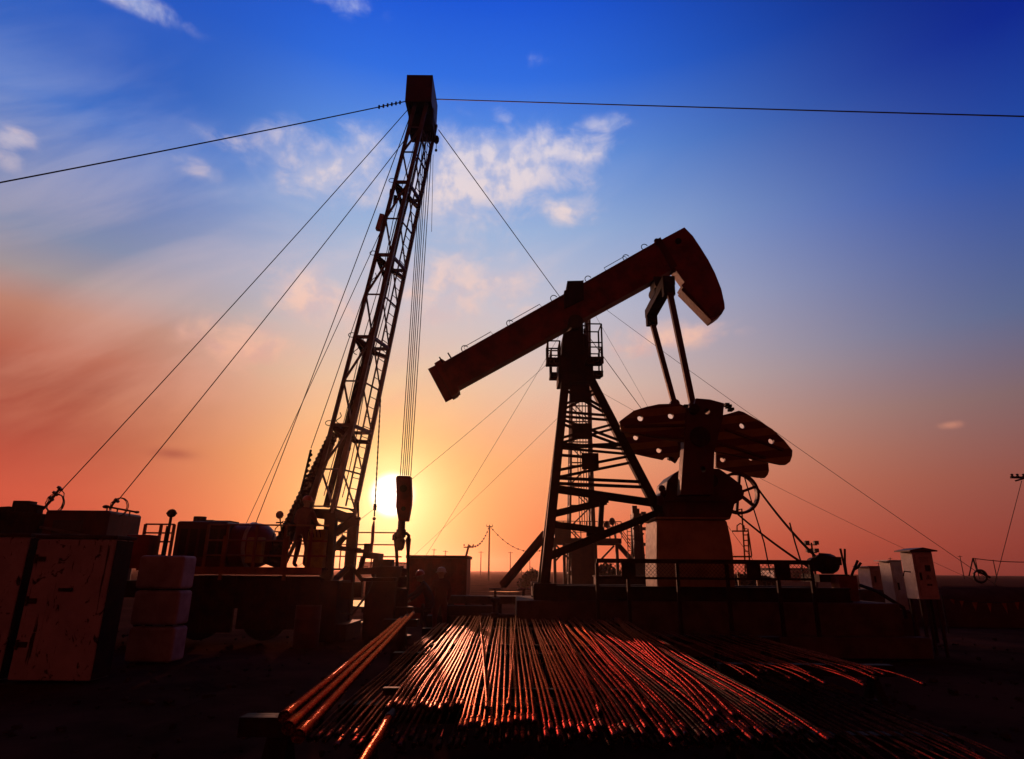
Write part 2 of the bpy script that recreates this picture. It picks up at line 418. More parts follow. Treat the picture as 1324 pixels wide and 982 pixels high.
# ------------------------------------------------------------------ workover rig
YF, YB = 16.6, 17.6
legL = (P(400.6,663,YF), P(537,134,YF)); legM = (P(430,658,YF), P(551.5,134.7,YF)); legR = (P(459,663,YB), P(566,152,YB))
def at_z(leg, z): return leg[0].lerp(leg[1], (z-leg[0].z)/(leg[1].z-leg[0].z))
zb, zt = legM[0].z, legM[1].z
legB = (at_z(legL,zb)+at_z(legR,zb)-at_z(legM,zb), at_z(legL,zt)+at_z(legR,zt)-at_z(legM,zt))
rig = thing('workover_rig', (legM[0].x, 17.1, 0), 'truck mounted workover rig with tall leaning lattice mast and boxed crown', 'drilling rig')
def mz(py):  # height of a survey mark on the middle leg
    t = (py-658)/(134.7-658); return P(430+(554.5-430)*t, py, YF).z
for lg, w in ((legL,.10),(legM,.11),(legR,.10),(legB,.055)):
    mb = MB(); mb.bar(at_z(lg, mz(672)), at_z(lg, zt + 0.0), w, w, (0,1,0)); mb.build('mast_leg', 'mast_steel', rig)
heavy = [mz(236), mz(330), mz(436), mz(550)]
light = [mz(165), mz(197), mz(283), mz(381), mz(493), mz(607), mz(655)]
lev = sorted(heavy + light)
hz, dg, gd = MB(), MB(), MB()
for z in lev:
    hv = z in heavy
    w = 0.09 if hv else 0.042
    for a, b in (((legL,legM),(legM,legR),(legB,legR),(legL,legB)) if hv else ((legL,legM),(legM,legR))):
        hz.bar(at_z(a,z), at_z(b,z), w*0.8, w, (0,0,1))
    hz.build('horizontal_brace', 'mast_steel', rig); hz = MB()
    if hv:
        gd.bar(at_z(legL,z-0.05), at_z(legM,z-0.38).lerp(at_z(legR,z-0.38),.35), 0.10, 0.13, (0,0,1))
        gd.bar(at_z(legM,z-0.38).lerp(at_z(legR,z-0.38),.35), at_z(legR,z-0.28), 0.10, 0.11, (0,0,1))
        gd.bar(at_z(legL,z), at_z(legB,z-0.5), 0.09, 0.09)
        p = at_z(legL, z+0.05); mbq = [p + V((-0.10+0.10*math.cos(t*.5), -0.02, 0.07*math.sin(t*.5))) for t in range(1,12)]
        gd.path(mbq, 0.012, 5)
        gd.build('mast_guide', 'black_steel', rig); gd = MB()
for i in range(len(lev)-1):
    z0, z1 = lev[i], lev[i+1]
    if i % 2 == 0:
        dg.bar(at_z(legL,z1), at_z(legM,z0), 0.05); dg.bar(at_z(legM,z1), at_z(legR,z0), 0.036)
    else:
        dg.bar(at_z(legL,z0), at_z(legM,z1), 0.055); dg.bar(at_z(legM,z1), at_z(legR,z0), 0.036)
dg.build('diagonal_brace', 'mast_steel', rig)
# inner telescoping-section rail that shows between the front legs
mb = MB()
q = lambda z, k: at_z(legL,z).lerp(at_z(legR,z), k)
mb.bar(q(mz(655),.32), q(mz(470),.36), 0.15, 0.10, (0,1,0)); mb.build('inner_rail', 'black_steel', rig); mb = MB(); mb.bar(q(mz(340),.42), q(mz(262),.44), 0.09, 0.09, (0,1,0)); mb.build('inner_rail', 'black_steel', rig); mb = MB()
mb.bar(q(mz(520),.34), q(mz(420),.38), 0.07, 0.07, (0,1,0))
mb.build('inner_rail', 'black_steel', rig)
# ladder
mb = MB(); la = lambda z: at_z(legR,z).lerp(at_z(legM,z), .10) + V((0,-.03,0)); lb = lambda z: at_z(legR,z).lerp(at_z(legM,z), .46) + V((0,-.03,0))
z0, z1 = mz(652), zt - .2
mb.bar(la(z0), la(z1), .03, .03, (0,1,0)); mb.bar(lb(z0), lb(z1), .04, .04, (0,1,0))
z = z0 + .2
while z < z1: mb.tube(la(z), lb(z), .013, n=5); z += .29
mb.build('ladder', 'mast_steel', rig)
for ka, kb, r_ in ((.30,.40,.018),(.62,.58,.014),(.22,.30,.012)):
    mb = MB(); pts = [q(mz(640)+(zt-.4-mz(640))*i/16, ka+(kb-ka)*i/16) + V((.03*math.sin(i*1.1+ka*20), .05*math.cos(i*.8), 0)) for i in range(17)]; mb.path(pts, r_, 6); mb.build('mast_hose', 'rubber', rig)
for zf in (.18, .34, .52, .71):
    mb = MB(); p = q(mz(640)+(zt-mz(640))*zf, .12); mb.path([p + V((.12*math.sin(k*.7)*(k/9), -.04, -.035*k)) for k in range(10)], .013, 5); mb.build('loose_line', 'rubber', rig)
# side box and pulley on the mast
mb = MB(); p = P(491.5,288,YF-.02); mb.bar(p+V((-.05,0,-.26)), p+V((.05,0,.26)), .13, .16, (0,1,0)); mb.build('junction_box', 'grey_paint', rig)
mb = MB()
for px, py in ((506,250),(511,258)): mb.lathe([(.05,-.06),(.13,-.05),(.13,.05),(.05,.06)], P(px,py,17.1), (1,.3,0), 12)
mb.build('mast_sheave', 'black_steel', rig)
mb = MB(); p = P(564.5,181,17.6); mb.ball(p, .13, 10, (.7,.7,1.3)); mb.path([p, p-V((0,0,.38))], .012, 5); mb.ball(p-V((0,0,.42)), .05, 8); mb.build('crown_pulley', 'black_steel', rig)
# crown box
c0 = P(526,98,16.35); c1 = P(559.6,97.3,16.35); cbz = P(540,131,16.35).z
mb = MB(); x0, x1 = c0.x, c1.x; ztop = c0.z
mb.bb(x0, x1, 16.35, 16.39, cbz, ztop); mb.bb(x1-.04, x1, 16.39, 17.75, cbz, ztop); mb.bb(x0, x0+.04, 16.39, 17.75, cbz, ztop)
mb.bb(x0+.04, x1-.04, 17.71, 17.75, cbz, ztop); mb.bb(x0, x1, 16.35, 17.75, ztop+.002, ztop+.03)
cb = mb.build('crown_box', 'dark_red', rig)
mb = MB(); mb.bb(x0+.05, x1-.05, 16.5, 17.6, cbz+.15, cbz+.3); mb.build('crown_beam', 'black_steel', cb)
for k in range(4):
    mb = MB(); mb.lathe([(.10,-.04),(.30,-.04),(.27,0),(.30,.04),(.10,.04)], ((x0+x1)/2-.22+.15*k, 17.05, cbz+.42), (1,0,0), 18); mb.build('sheave', 'black_steel', cb)
mb = MB(); mb.bar((x0+.12,16.7,cbz-.55),(x0+.12,17.6,cbz-.55),.1,.1); mb.bar((x1-.02,16.7,cbz-.55),(x1-.02,17.6,cbz-.55),.1,.1)
for xx in (x0+.12, x1-.02):
    for yy in (16.75, 17.55): mb.bar((xx,yy,cbz-.55),(xx,yy,cbz+.05),.09,.09)
mb.bb(x0+.06, x1-.02, 16.95, 17.5, cbz-.65, cbz-.02)
mb.build('crown_support', 'black_steel', cb)

# lower mast frame
mb = MB()
zz = mz(664)
mb.bar(at_z(legL,zz)+V((-.1,0,0)), at_z(legM,zz)+V((0,0,-.02)), .2, .24, (0,0,1)); mb.bar(at_z(legM,zz), at_z(legR,zz-.15)+V((.1,0,0)), .2, .26, (0,0,1))
mb.bar(at_z(legB,zz), at_z(legR,zz), .18, .2, (0,0,1)); mb.bar(at_z(legL,zz), at_z(legB,zz), .18, .2, (0,0,1))
mb.bar(P(446,694,17.0), P(428,714,16.8), .13, .13); mb.bar(P(458,671,17.2), P(432,690,16.8), .18, .2)
dn = lambda lg, x_=0: V((at_z(lg,zz).x+x_, at_z(lg,zz).y, .3))
mb.bar(dn(legM,.04), at_z(legM,zz), .28, .26, (0,1,0)); mb.bar(dn(legR), at_z(legR,zz), .27, .26, (0,1,0)); mb.bar(dn(legB), at_z(legB,zz), .22, .22, (0,1,0))
mb.bar(dn(legM)+V((0,0,.9)), dn(legR)+V((0,0,1.5)), .12, .12); mb.bar(dn(legM)+V((0,0,1.0)), dn(legR)+V((0,0,.7)), .14, .16)
mb.bar(P(405,665,16.9), P(404,720,16.9), .14, .14, (0,1,0))
mb.bar(P(410,706,16.7), P(466,712,17.4), .1, .12); mb.bar(P(452,730,17), P(470,752,17), .1, .1)
mb.bb(dn(legM).x-.5, dn(legR).x+.35, 16.3, 17.9, 0.0, .4)
mb.build('mast_base', 'black_steel', rig, bevel=.01)
for px, py in ((460,668),(462,662),(400,672)):
    pass
mb = MB(); mb.path([P(454,668,17.3)+V((.1*math.sin(k),0,.05*k)) for k in range(5)], .02, 5); mb.tube(P(463,650,17.4), P(463.5,680,17.4), .03); mb.tube(P(455,672,17.4), P(466,671,17.4), .05); mb.build('lock_pin', 'black_steel', rig)
# raising ram with a ribbed hose carrier
A, Bq = P(352,732,17.2), P(432,560,17.3)
mb = MB(); n = 60
mb.path([A.lerp(Bq, k/n) for k in range(n+1)], [(.24 - .0016*k) + (.02 if k % 2 else -.012) for k in range(n+1)], 8)
mb.build('raising_ram', 'black_steel', rig)
mb = MB(); mb.tube(P(382,700,17.0), P(428,575,17.05), .09); mb.tube(P(366,735,16.95), P(404,655,17.0), .05); mb.build('ram_piston', 'mast_steel', rig)
mb = MB(); A2, B2 = P(362,735,17.0), P(405,580,17.2)
pts = [A2.lerp(B2, k/16) + V((-.12*math.sin(math.pi*k/16),0,0)) for k in range(17)]
pts2 = [P(345,728,17), P(360,706,17), P(372,690,17), P(380,668,17), P(388,640,17), P(395,612,17), P(402,582,17.1)]
mb.path(pts2, .032, 6)
for k in range(26):
    j = k*6/26.0; i0 = int(j); p = pts2[i0].lerp(pts2[min(i0+1,6)], j-i0); mb.ball(p+V((.03,0,.01)), .055, 6)
mb.path([P(355,725,17), P(352,700,17), P(356,684,17), P(366,674,17), P(377,678,17)], .014, 5)
mb.build('hydraulic_hose', 'rubber', rig)
# deck and chassis
dz = P(330,734,16).z
xd0, xd1 = P(235,735,15.9).x, P(416,738,15.9).x
mb = MB(); mb.bb(xd0, xd1, 15.9, 18.6, dz-.05, dz); mb.build('deck', 'black_steel', rig)
mb = MB(); mb.bb(xd0, xd1, 15.86, 15.897, dz-.17, dz+.01); mb.build('deck_edge', 'orange_paint', rig)
xc0 = P(-20,735,16.5).x
mb = MB(); mb.bb(xc0, xd1+.6, 16.6, 16.8, dz-.75, dz-.35); mb.bb(xc0, xd1+.6, 17.7, 17.9, dz-.75, dz-.35)
for k in range(7):
    xx = xc0 + .6 + k*(xd1-xc0)/7; mb.bb(xx, xx+.15, 16.8, 17.7, dz-.68, dz-.42)
mb.bb(xd0+.2, xd0+2.2, 16.0, 16.6, dz-.95, dz-.2); mb.bb(xd0+2.3, xd1-.1, 16.05, 16.6, dz-.85, dz-.25)
mb.build('chassis', 'black_steel', rig)
mb = MB()
for px in (262, 288, 326, 364, 398):
    p = P(px, 735, 15.93); mb.bb(p.x-.03, p.x+.03, 15.91, 15.97, dz, dz+1.02)
p0, p1 = P(262,735,15.93).x, P(420,735,15.93).x
for h in (1.02, .64, .28): mb.tube((p0,15.94,dz+h), (p1,15.94,dz+h), .022)
pa, pb = P(178,735,16.6).x, P(216,735,16.6).x
for xx in (pa, (pa*.45+pb*.55), pb): mb.bb(xx-.03, xx+.03, 16.58, 16.64, dz-.1, dz+1.06)
for h in (1.06, .84, .62): mb.tube((pa,16.61,dz+h), (pb,16.61,dz+h), .022)
xb = P(330,735,18.5).x
for h in (1.0, .66, .33): mb.tube((xb-1.2,18.5,dz+h), (xd1+1.5,18.5,dz+h), .02)
for k in range(6): mb.tube((xb-1.2+k*.9,18.5,dz), (xb-1.2+k*.9,18.5,dz+1.0), .02)
mb.build('deck_rail', 'orange_paint', rig)
mb = MB()
for px in (286, 368): p = P(px,735,15.93); mb.bb(p.x-.035, p.x+.035, 15.90, 15.98, dz-.3, dz+.75)
mb.build('rail_stanchion', 'orange_paint', rig)
# engine housing: boxed part then round radiator drum
ez = P(258,674,16.6).z; ex0, ex1, ex2 = P(224.5,700,16.6).x, P(291,700,16.6).x, P(345,700,16.6).x
mb = MB(); mb.bb(ex0, ex1, 16.6, 18.2, dz+.001, ez)
eh = mb.build('engine_housing', 'dark_red', rig, bevel=.06)
mb = MB()
for k in range(5): mb.bb(ex0+.15+k*.26, ex0+.33+k*.26, 16.575, 16.598, dz+.25, ez-.2)
mb.build('louvre', 'black_steel', eh)
mb = MB(); mb.lathe([(.05,0),(.16,.01),(.16,.5),(.14,.5)], (ex0+.35,17.1,ez-.35), (0,0,1), 14)
mb.bb(ex0+.5, ex0+.75, 17.0,17.4, ez-.01, ez+.06); mb.bb(ex0+.85, ex0+1.25, 16.9,17.5, ez-.01, ez+.04)
mb.build('exhaust', 'rust', eh)
r = (ez-dz)/2; mb = MB(); prof = [(r*.97,0),(r,.03),(r,.55*(ex2-ex1))] + [(r*math.cos(a*math.pi/12), .55*(ex2-ex1)+.45*(ex2-ex1)*math.sin(a*math.pi/12)) for a in range(1,6)] + [(.02, ex2-ex1)]
mb.lathe(prof, (ex1, 17.3, (ez+dz)/2), (1,0,0), 30); tk = mb.build('round_tank', 'red_paint', rig)
mb = MB(); mb.lathe([(r+.012,.38),(r+.03,.39),(r+.03,.47),(r+.012,.48)], (ex1, 17.3, (ez+dz)/2), (1,0,0), 30); mb.build('tank_strap', 'grey_paint', tk)
mb = MB(); p = P(326,712,15.98); mb.bb(p.x-.19, p.x+.19, 16.05, 16.3, p.z-.3, p.z+.32); mb.build('control_box', 'yellow_paint', rig, bevel=.02)
mb = MB(); p = P(405,700,16.1); mb.bb(p.x-.2, p.x+.25, 16.2, 16.55, dz, p.z+.3); cp = mb.build('control_panel', 'yellow_paint', rig, bevel=.03)
mb = MB()
for k in range(4): mb.tube((p.x-.12+k*.09,16.19,p.z+.1), (p.x-.12+k*.09,16.05,p.z+.26), .012, n=6); mb.ball((p.x-.12+k*.09,16.05,p.z+.26), .022, 6)
mb.build('control_lever', 'black_steel', cp)
def floodlight(px, py, Y, r, ztop, par, d=(0,-1,-.1)):
    p = P(px,py,Y)
    mb = MB(); mb.lathe([(.03,-.12),(r*.7,-.09),(r,0),(r*1.05,.02),(r*.95,.03)], p, d, 18); h = mb.build('lamp_head', 'black_steel', par)
    mb = MB(); mb.lathe([(.01,.032),(r*.92,.031),(r*.92,.036),(.01,.05)], p, d, 18); mb.build('lamp_lens', 'lamp_glass', h)
floodlight(362, 666, 16.9, .10, 0, rig)
mb = MB(); mb.tube(P(362,671,16.92), P(366,700,16.95), .02); mb.tube(P(357,676,16.9), P(366,676,16.9), .02); mb.build('lamp_bracket', 'black_steel', rig)
# cab and front winch
cz1 = P(100,660,16.0).z; cx0, cx1 = P(53,690,16).x, P(137,690,16).x
mb = MB(); prof = [(cx0,dz-.6),(cx0,cz1-.03),(cx0+.06,cz1),(cx1-.05,cz1),(cx1,cz1-.05),(cx1,dz-.6)]
mb.prism([(x,16,z) for x,z in prof], (0,1.42,0)); cab = mb.build('cab', 'dark_red', rig, bevel=.03)
mb = MB(); mb.bb(cx0+.25, cx0+1.0, 15.985, 15.998, cz1-.75, cz1-.25); mb.build('cab_window', 'glass', cab)
mb = MB(); mb.tube(P(136,655,16.4), P(179,663,16.4), .025)
for px, py in ((139,656),(152,659),(168,662)): p = P(px,py,16.4); mb.tube(p, p-V((0,0,.12)), .018)
mb.ball(P(137,655.5,16.4), .06, 8, (1.6,1,.8)); mb.ball(P(177,662.5,16.4), .045, 8, (1.6,1,.8))
mb.build('roof_bar', 'black_steel', cab)
mb = MB(); mb.bar(P(8,668,16.2), P(60,672,16.2), .5, .26); mb.bar(P(14,662,16.3), P(52,660,16.3), .24, .2); mb.box(P(31,657,16.3), (.42,.3,.34)); mb.tube(P(34,652,16.2), P(58,657,16.2), .045); mb.bar(P(-30,668,16.2), P(20,665,16.2), .5, .35)
mb.bb(P(-30,668,16.2).x, cx0-.12, 16.0, 17.6, .5, P(20,674,16.2).z)
mb.bb(cx0-.25, cx0+.1, 16.0, 17.6, .5, dz-.1)
mb.build('front_winch', 'black_steel', rig, bevel=.02)
mb = MB(); mb.tube(P(52,682,15.95), P(114,693,15.9), .035); mb.build('side_pipe', 'mast_steel', rig)
mb = MB(); mb.bb(P(166,700,15.9).x, P(196,700,15.9).x, 15.8, 16.3, dz-.05, P(190,692,15.9).z); mb.build('tool_box', 'red_paint', rig, bevel=.015)
def wheel(x, y, par):
    mb = MB(); mb.lathe([(.3,-.14),(.5,-.16),(.54,-.1),(.54,.1),(.5,.16),(.3,.14)], (x,y,.55), (0,1,0), 26)
    w = mb.build('wheel', 'rubber', par); mb = MB(); mb.lathe([(.08,-.16),(.12,-.12),(.28,-.1),(.31,-.13),(.31,.13),(.1,.13)], (x,y,.55), (0,1,0), 20); mb.build('rim', 'rust', w)
for px in (90, 205, 262, 345): wheel(P(px,780,16.4).x, 16.42, rig)

mb = MB(); mb.bb(P(196,790,15.95).x, P(300,790,15.95).x, 15.95, 16.09, .22, dz-.2); mb.bb(P(306,790,15.95).x, xd1-.05, 15.98, 16.05, .3, dz-.2); mb.bb(xd1-.3, xd1+.35, 16.2, 17.6, .1, dz-.3)
for px in (225, 262, 330, 372): x_ = P(px,780,15.94).x; mb.bb(x_-.03, x_+.03, 15.92, 15.949, .3, dz-.25)
mb.build('under_shade_panel', 'black_steel', rig, bevel=.01)  # added dark panels that stand in for the darkness below the deck
# hoisting lines, block, links
blk = P(521,645,17.05)
tb = thing('travelling_block', blk, 'dark travelling block with hook hanging in front of the low sun', 'pulley block')
Yh = 17.05
out = [(513.5,615),(531,615.5),(532,640),(531.5,652),(527.5,674),(515,674),(511.5,655),(512,640),(511.5,617.5)]
mb = MB(); mb.prism([P(a,b,Yh-.14) for a,b in out], (0,.28,0)); tbb = mb.build('block_body', 'red_paint', tb, bevel=.03)
mb = MB()
for dy in (-.16,.16): mb.lathe([(.01,-.012),(.10,-.012),(.10,.012),(.01,.012)], P(521.5,632,Yh+dy), (0,1,0), 16)
for dy in (-.155,.155): mb.lathe([(.01,-.01),(.06,-.01),(.06,.01),(.01,.01)], P(521.5,658,Yh+dy), (0,1,0), 12)
mb.build('sheave_cover', 'black_steel', tbb)
mb = MB(); mb.lathe([(.06,.02),(.10,0),(.10,-.22),(.13,-.24),(.13,-.42),(.08,-.46),(.14,-.52),(.10,-.72),(.05,-.78)], P(519.5,673.5,Yh), (0,0,1), 14)
mb.build('hook', 'black_steel', tb)
mb = MB(); tq = P(519,694,Yh)
mb.path([tq+V((-.20,0,-.1)), tq+V((-.20,0,.02)), tq+V((-.14,0,.08)), tq+V((.14,0,.08)), tq+V((.20,0,.02)), tq+V((.20,0,-.1))], .045, 8); mb.build('hook_ear', 'black_steel', tb)
for a, b in ((512.5,514),(528,527)):
    mb = MB(); p, q2 = P(a,698,Yh), P(b,764,Yh)
    mb.path([p+V((0,0,.1)), p, p.lerp(q2,.25), q2], [.03,.075,.045,.04], 8); mb.build('elevator_link', 'black_steel', tb)
tops = [(547,176),(549,178),(551,180),(553,181),(556,183),(559,184)]; bots = [(517.5,615),(520.5,615),(523,615),(525.5,615),(528,615),(531,615.5)]
r0 = None
for k in range(6):
    mb = MB(); a = P(*tops[k], 17.0); a.y = 17.0; a = V((a.x,17.0,cbz+.2)); b = P(*bots[k],Yh)
    mb.path(wire_pts(a, b, 0, 2), .0125, 5)
    tag(mb.build('hoist_rope', 'wire'), 'thin steel hoist rope running from mast crown down to travelling block', 'rope', 'hoist ropes of the mast')
# hanging tong line
tl = thing('tong_line', P(482,712,17.0), 'thin hanging chain with shackles between the mast and the travelling block', 'chain')
mb = MB(); a, b = P(492,516,17.2), P(485,652,17.0); mb.path(wire_pts(a,b,.0,40), [.016 + (.008 if k%2 else 0) for k in range(41)], 5); mb.build('chain', 'wire', tl)
mb = MB(); mb.tube(P(485,652,17), P(484.5,660,17), .045); mb.path([P(484.5,660,17), P(484,668,17)], .02, 6); mb.ball(P(483.8,671,17), .05, 8); mb.build('shackle', 'black_steel', tl)
mb = MB(); mb.path([P(483.6,674,17), P(482.5,682,17), P(481.5,700,17), P(479.5,714,17)], [.02,.045,.045,.03], 8); mb.build('spring_hanger', 'red_paint', tl)

# ------------------------------------------------------------------ guy wires of the rig
crL, crR = P(526,131,16.6), P(563,128.5,16.9)
def guy(A, Bm, label, rad_=.014, sag=0.0, z=None, name='guy_wire', group='guy wires of the rig', ext=None, m='wire'):
    E = to_z(A, Bm, z) if z is not None else Bm
    mb = MB(); mb.path(wire_pts(A, E, sag, 40), rad_, 5)
    return tag(mb.build(name, m), label, 'cable', group)
gw = guy(crL, P(0,226,11.5), 'thick guy wire sagging from the crown box out over the white tanks', .017, .22, .2)
mb = MB()
E = to_z(crL, P(0,226,11.5), .2)
for k in range(6):
    t = .010 + k*.006; p = crL.lerp(E, t) - V((0,0,.22*4*t*(1-t))); mb = MB(); mb.box(p, (.05,.05,.11)); mb.build('wire_clip', 'black_steel', gw)
guy(crR, P(1324,146,11.5), 'thick guy wire leaving the crown box over the pumpjack', .017, .12, .2)
guy(P(530,139,16.7), P(76,638,16.4), 'long guy wire from the crown to the first loop on the truck cab roof', .013, .12)
guy(P(526.5,177,16.65), P(152,648,16.4), 'long guy wire from the upper mast to the second loop on the cab roof', .013, .12)
guy(P(533,143,16.7), P(331,672,24), 'steep guy wire passing behind the round red tank of the rig', .015, .25, .2)
guy(P(492,300,17.0), P(318,676,26), 'faint steep guy wire from mid mast, nearest companion of the steep wire behind the tank', .012, .1, .2)
guy(P(477,362,17.0), P(402,580,17.4), 'short stay cable joining the lattice mast to the ribbed hydraulic hose', .012, .05)
guy(P(567,168,17.5), P(832,530,30), 'guy wire from the crown passing behind the walking beam and its post', .016, .1, .2)
guy(P(560,200,17.6), P(558,300,17.6), 'short loose line hanging beside the top of the mast ladder', .008, .0)
# coiled ends on the cab roof
c1_ = thing('wire_coil', P(70,652,16.4), 'coiled wire rope end with clips on the cab roof next to the front winch', 'wire coil')
mb = coil(P(70,652,16.4), .24, (0.1,1,0), turns=3); mb.build('coil_loop', 'wire', c1_)
mb = MB(); mb.path([P(78,632,16.4), P(83,638,16.4), P(82,650,16.4), P(79,660,16.4)], .013, 5); mb.path([P(78,631,16.4), P(64,650,16.4), P(54,660,16.4)], .03, 6)
for px, py in ((77.5,632),(71.5,638.5),(66,645)): mb.box(P(px,py,16.4), (.14,.08,.06), Matrix.Rotation(.7,3,'Y'))
mb.build('rope_tail', 'wire', c1_)
c2_ = thing('wire_coil', P(153,655,16.4), 'coiled wire rope end on the roof bar of the cab', 'wire coil')
mb = coil(P(154,657,16.4), .24, (0.1,1,0), turns=2, jit=.02); mb.build('coil_loop', 'wire', c2_)
mb = MB(); mb.path([P(152,646,16.4), P(146,652,16.4), P(142,659,16.4)], .026, 6); mb.box(P(151,647.5,16.4), (.12,.08,.06), Matrix.Rotation(.7,3,'Y')); mb.build('rope_tail', 'wire', c2_)
# lamp mast beside the cab
fl = thing('floodlight_pole', P(222,700,16.3), 'round floodlight head on a short pole between cab and engine housing', 'floodlight')
p = P(222,664,16.3); mb = MB(); mb.tube((p.x-.03,16.3,0.2), p-V((.0,0,.1)), .035); mb.tube((p.x-.1,16.35,dz-.2), (p.x-.08,16.35,dz+1.0), .03); mb.build('pole', 'black_steel', fl)
mb = MB(); mb.ball(p, .115, 14, (1.05,.8,.95)); mb.tube(p-V((.13,0,0)), p+V((.13,0,0)), .025, n=8); mb.build('lamp_head', 'black_steel', fl)

# ------------------------------------------------------------------ white tanks and blocks at the left
def slab(q4, Y, depth, label, ribs=True):
    ps = [P(a,b,Y) for a,b in q4]
    x0 = (ps[0].x+ps[3].x)/2; x1 = (ps[1].x+ps[2].x)/2; z1 = (ps[0].z+ps[1].z)/2
    t = thing('steel_tank', ((x0+x1)/2, Y+depth/2, 0), label, 'tank', 'white steel tanks')
    mb = MB(); mb.bb(x0, x1, Y, Y+depth, 0.02, z1); mb.build('tank_wall', 'worn_white', t, bevel=.03)
    mb = MB()
    if ribs:
        mb.bb(x0+.02, x1-.02, Y-.012, Y+.02, z1-.001-.1, z1-.04); 
        mb.bb((x0*.72+x1*.28)-.01, (x0*.72+x1*.28)+.01, Y-.008, Y+.01, .3, z1*.62); mb.bb(x0+.1, x1-.1, Y-.006, Y+.01, z1*.33, z1*.33+.012)
        mb.build('tank_rib', 'worn_white', t)
    mb = MB(); mb.bb(x0-.03, x1+.03, Y-.03, Y+depth+.03, z1+.003, z1+.06); mb.build('tank_lid', 'rust', t, bevel=.01)
    mb = MB(); mb.bb(x1+.003, x1+.012, Y+.02, Y+depth-.02, .04, z1-.02); mb.build('end_shade_panel', 'black_steel', t)  # black sheet added over the white side, standing in for its shade
    mb = MB(); mb.bb(x0+.02, x1-.02, Y+depth+.003, Y+depth+.012, .04, z1-.02); mb.build('back_bounce_shield', 'black_steel', t)  # unseen dark sheet added to keep sunset bounce off the blocks behind
    for hz_ in (.25, .55, .85):
        mb = MB(); mb.tube((x0+.05,Y-.02,z1*hz_-.07),(x0+.05,Y-.02,z1*hz_+.07),.022,n=8); mb.bb(x0+.05,x0+.2,Y-.012,Y-.002,z1*hz_-.04,z1*hz_+.04); mb.build('hinge', 'rust', t)
    mb = MB(); mb.bb((x0+x1)/2-.12,(x0+x1)/2+.1,Y-.03,Y-.006,z1*.62,z1*.62+.05); mb.build('tank_handle', 'black_steel', t)
    return t
slab([(48,694),(148,700),(117,885),(8,890)], 10.45, .5, 'tall scratched white steel tank beside the stack of white blocks')
slab([(-95,694),(37,694),(-4,890),(-150,890)], 10.45, .5, 'tall white steel tank cut off by the edge of the photo', True)
zs = [0.0]
blocks = [((181,716),(256,717),(249,758)), ((175,765),(247,766),(240,810)), ((168,818),(240,820),(232,858))]
Yk = 12.45
names = ['white block with rounded edges, topmost of the stack of three', 'white block with rounded edges, middle of the stack of three', 'dirty white block resting on the ground beneath two others']
z = 0.02; hgt = (P(218,716,Yk).z)/3 - .012
bx0, bx1 = P(178,740,Yk).x, P(237,740,Yk).x
tops_ = []
for i in (2,1,0):
    mb = MB(); j = (i-1)*.015; mb.bb(bx0+j, bx1+j, Yk, Yk+.52, z, z+hgt-.03); t = thing('weight_block', ((bx0+bx1)/2, Yk+.4, z), names[i], 'block', 'stacked white blocks')
    sh_ = mb.build('block_shell', 'grimy_white', t, bevel=.06, flat=True); sh_.modifiers['bevel'].segments = 4; sh_.modifiers['bevel'].harden_normals = False
    mb = MB()
    for s_ in (.28,.72): xx = bx0+(bx1-bx0)*s_; mb.path([(xx-.08,Yk+.26,z+hgt-.06),(xx-.06,Yk+.26,z+hgt-.035+.02),(xx+.06,Yk+.26,z+hgt-.015),(xx+.08,Yk+.26,z+hgt-.06)], .012, 5)
    mb.build('lifting_eye', 'black_steel', t)
    z += hgt + .004

# ------------------------------------------------------------------ wellhead and tongs
wh = thing('wellhead', (P(519,800,17.05).x, 17.05, 0), 'dark wellhead stack with flanges and valves under the elevator links', 'wellhead')
wx = P(517,800,17.05).x; zt_ = P(519,762,17.05).z
mb = MB(); prof = [(.10,0),(.32,.0),(.32,.08),(.16,.09),(.16,.35),(.3,.36),(.3,.45),(.2,.46),(.2,zt_-.55),(.34,zt_-.54),(.34,zt_-.45),(.18,zt_-.44),(.18,zt_-.05),(.09,zt_)]
mb.lathe(prof, (wx,17.05,0.02), (0,0,1), 22); mb.build('wellhead_body', 'black_steel', wh)
mb = MB(); mb.tube((wx-1.0,17.05,.7),(wx+.8,17.05,.7),.07); mb.lathe([(.1,0),(.16,.0),(.16,.06),(.1,.06)], (wx-.6,17.05,.7), (1,0,0), 16); mb.lathe([(.1,0),(.16,.0),(.16,.06),(.1,.06)], (wx+.55,17.05,.7), (1,0,0), 16); mb.build('side_valve', 'rust', wh)
mb = MB(); mb.path([(wx-.6+.0, 17.05+.2*math.cos(k*.5236), 1.02+.2*math.sin(k*.5236)) for k in range(12)], .015, 5, closed=True); mb.tube((wx-.6,16.85,1.02),(wx-.6,17.25,1.02),.012); mb.tube((wx-.6,17.05,.72),(wx-.6,17.05,1.22),.015); mb.build('hand_wheel', 'rust', wh)
mb = MB(); p = P(519,745,17.05); mb.lathe([(.04,-.3),(.14,-.28),(.16,-.05),(.10,0),(.16,.06),(.14,.18),(.05,.2)], (p.x,17.05,p.z), (0,0,1), 14)
mb.tube((p.x,17.05,zt_-.1),(p.x,17.05,P(519,732,17.05).z),.05); mb.build('pipe_elevator', 'black_steel', wh)
pt = thing('power_tong', (P(482,760,17).x, 17, 0), 'dark hydraulic power tong on a stand between mast base and wellhead', 'tong')
mb = MB(); a, b = P(480,750,16.7), P(504,800,16.7)
mb.bb(P(474,750,16.7).x, P(512,750,16.7).x, 16.6, 17.4, 0.02, P(490,752,16.7).z); mb.bb(P(474,750,16.7).x-.1, P(512,750,16.7).x+.02, 16.55, 17.45, P(490,752,16.7).z+.002, P(490,747,16.7).z); mb.build('stand', 'black_steel', pt, bevel=.02)
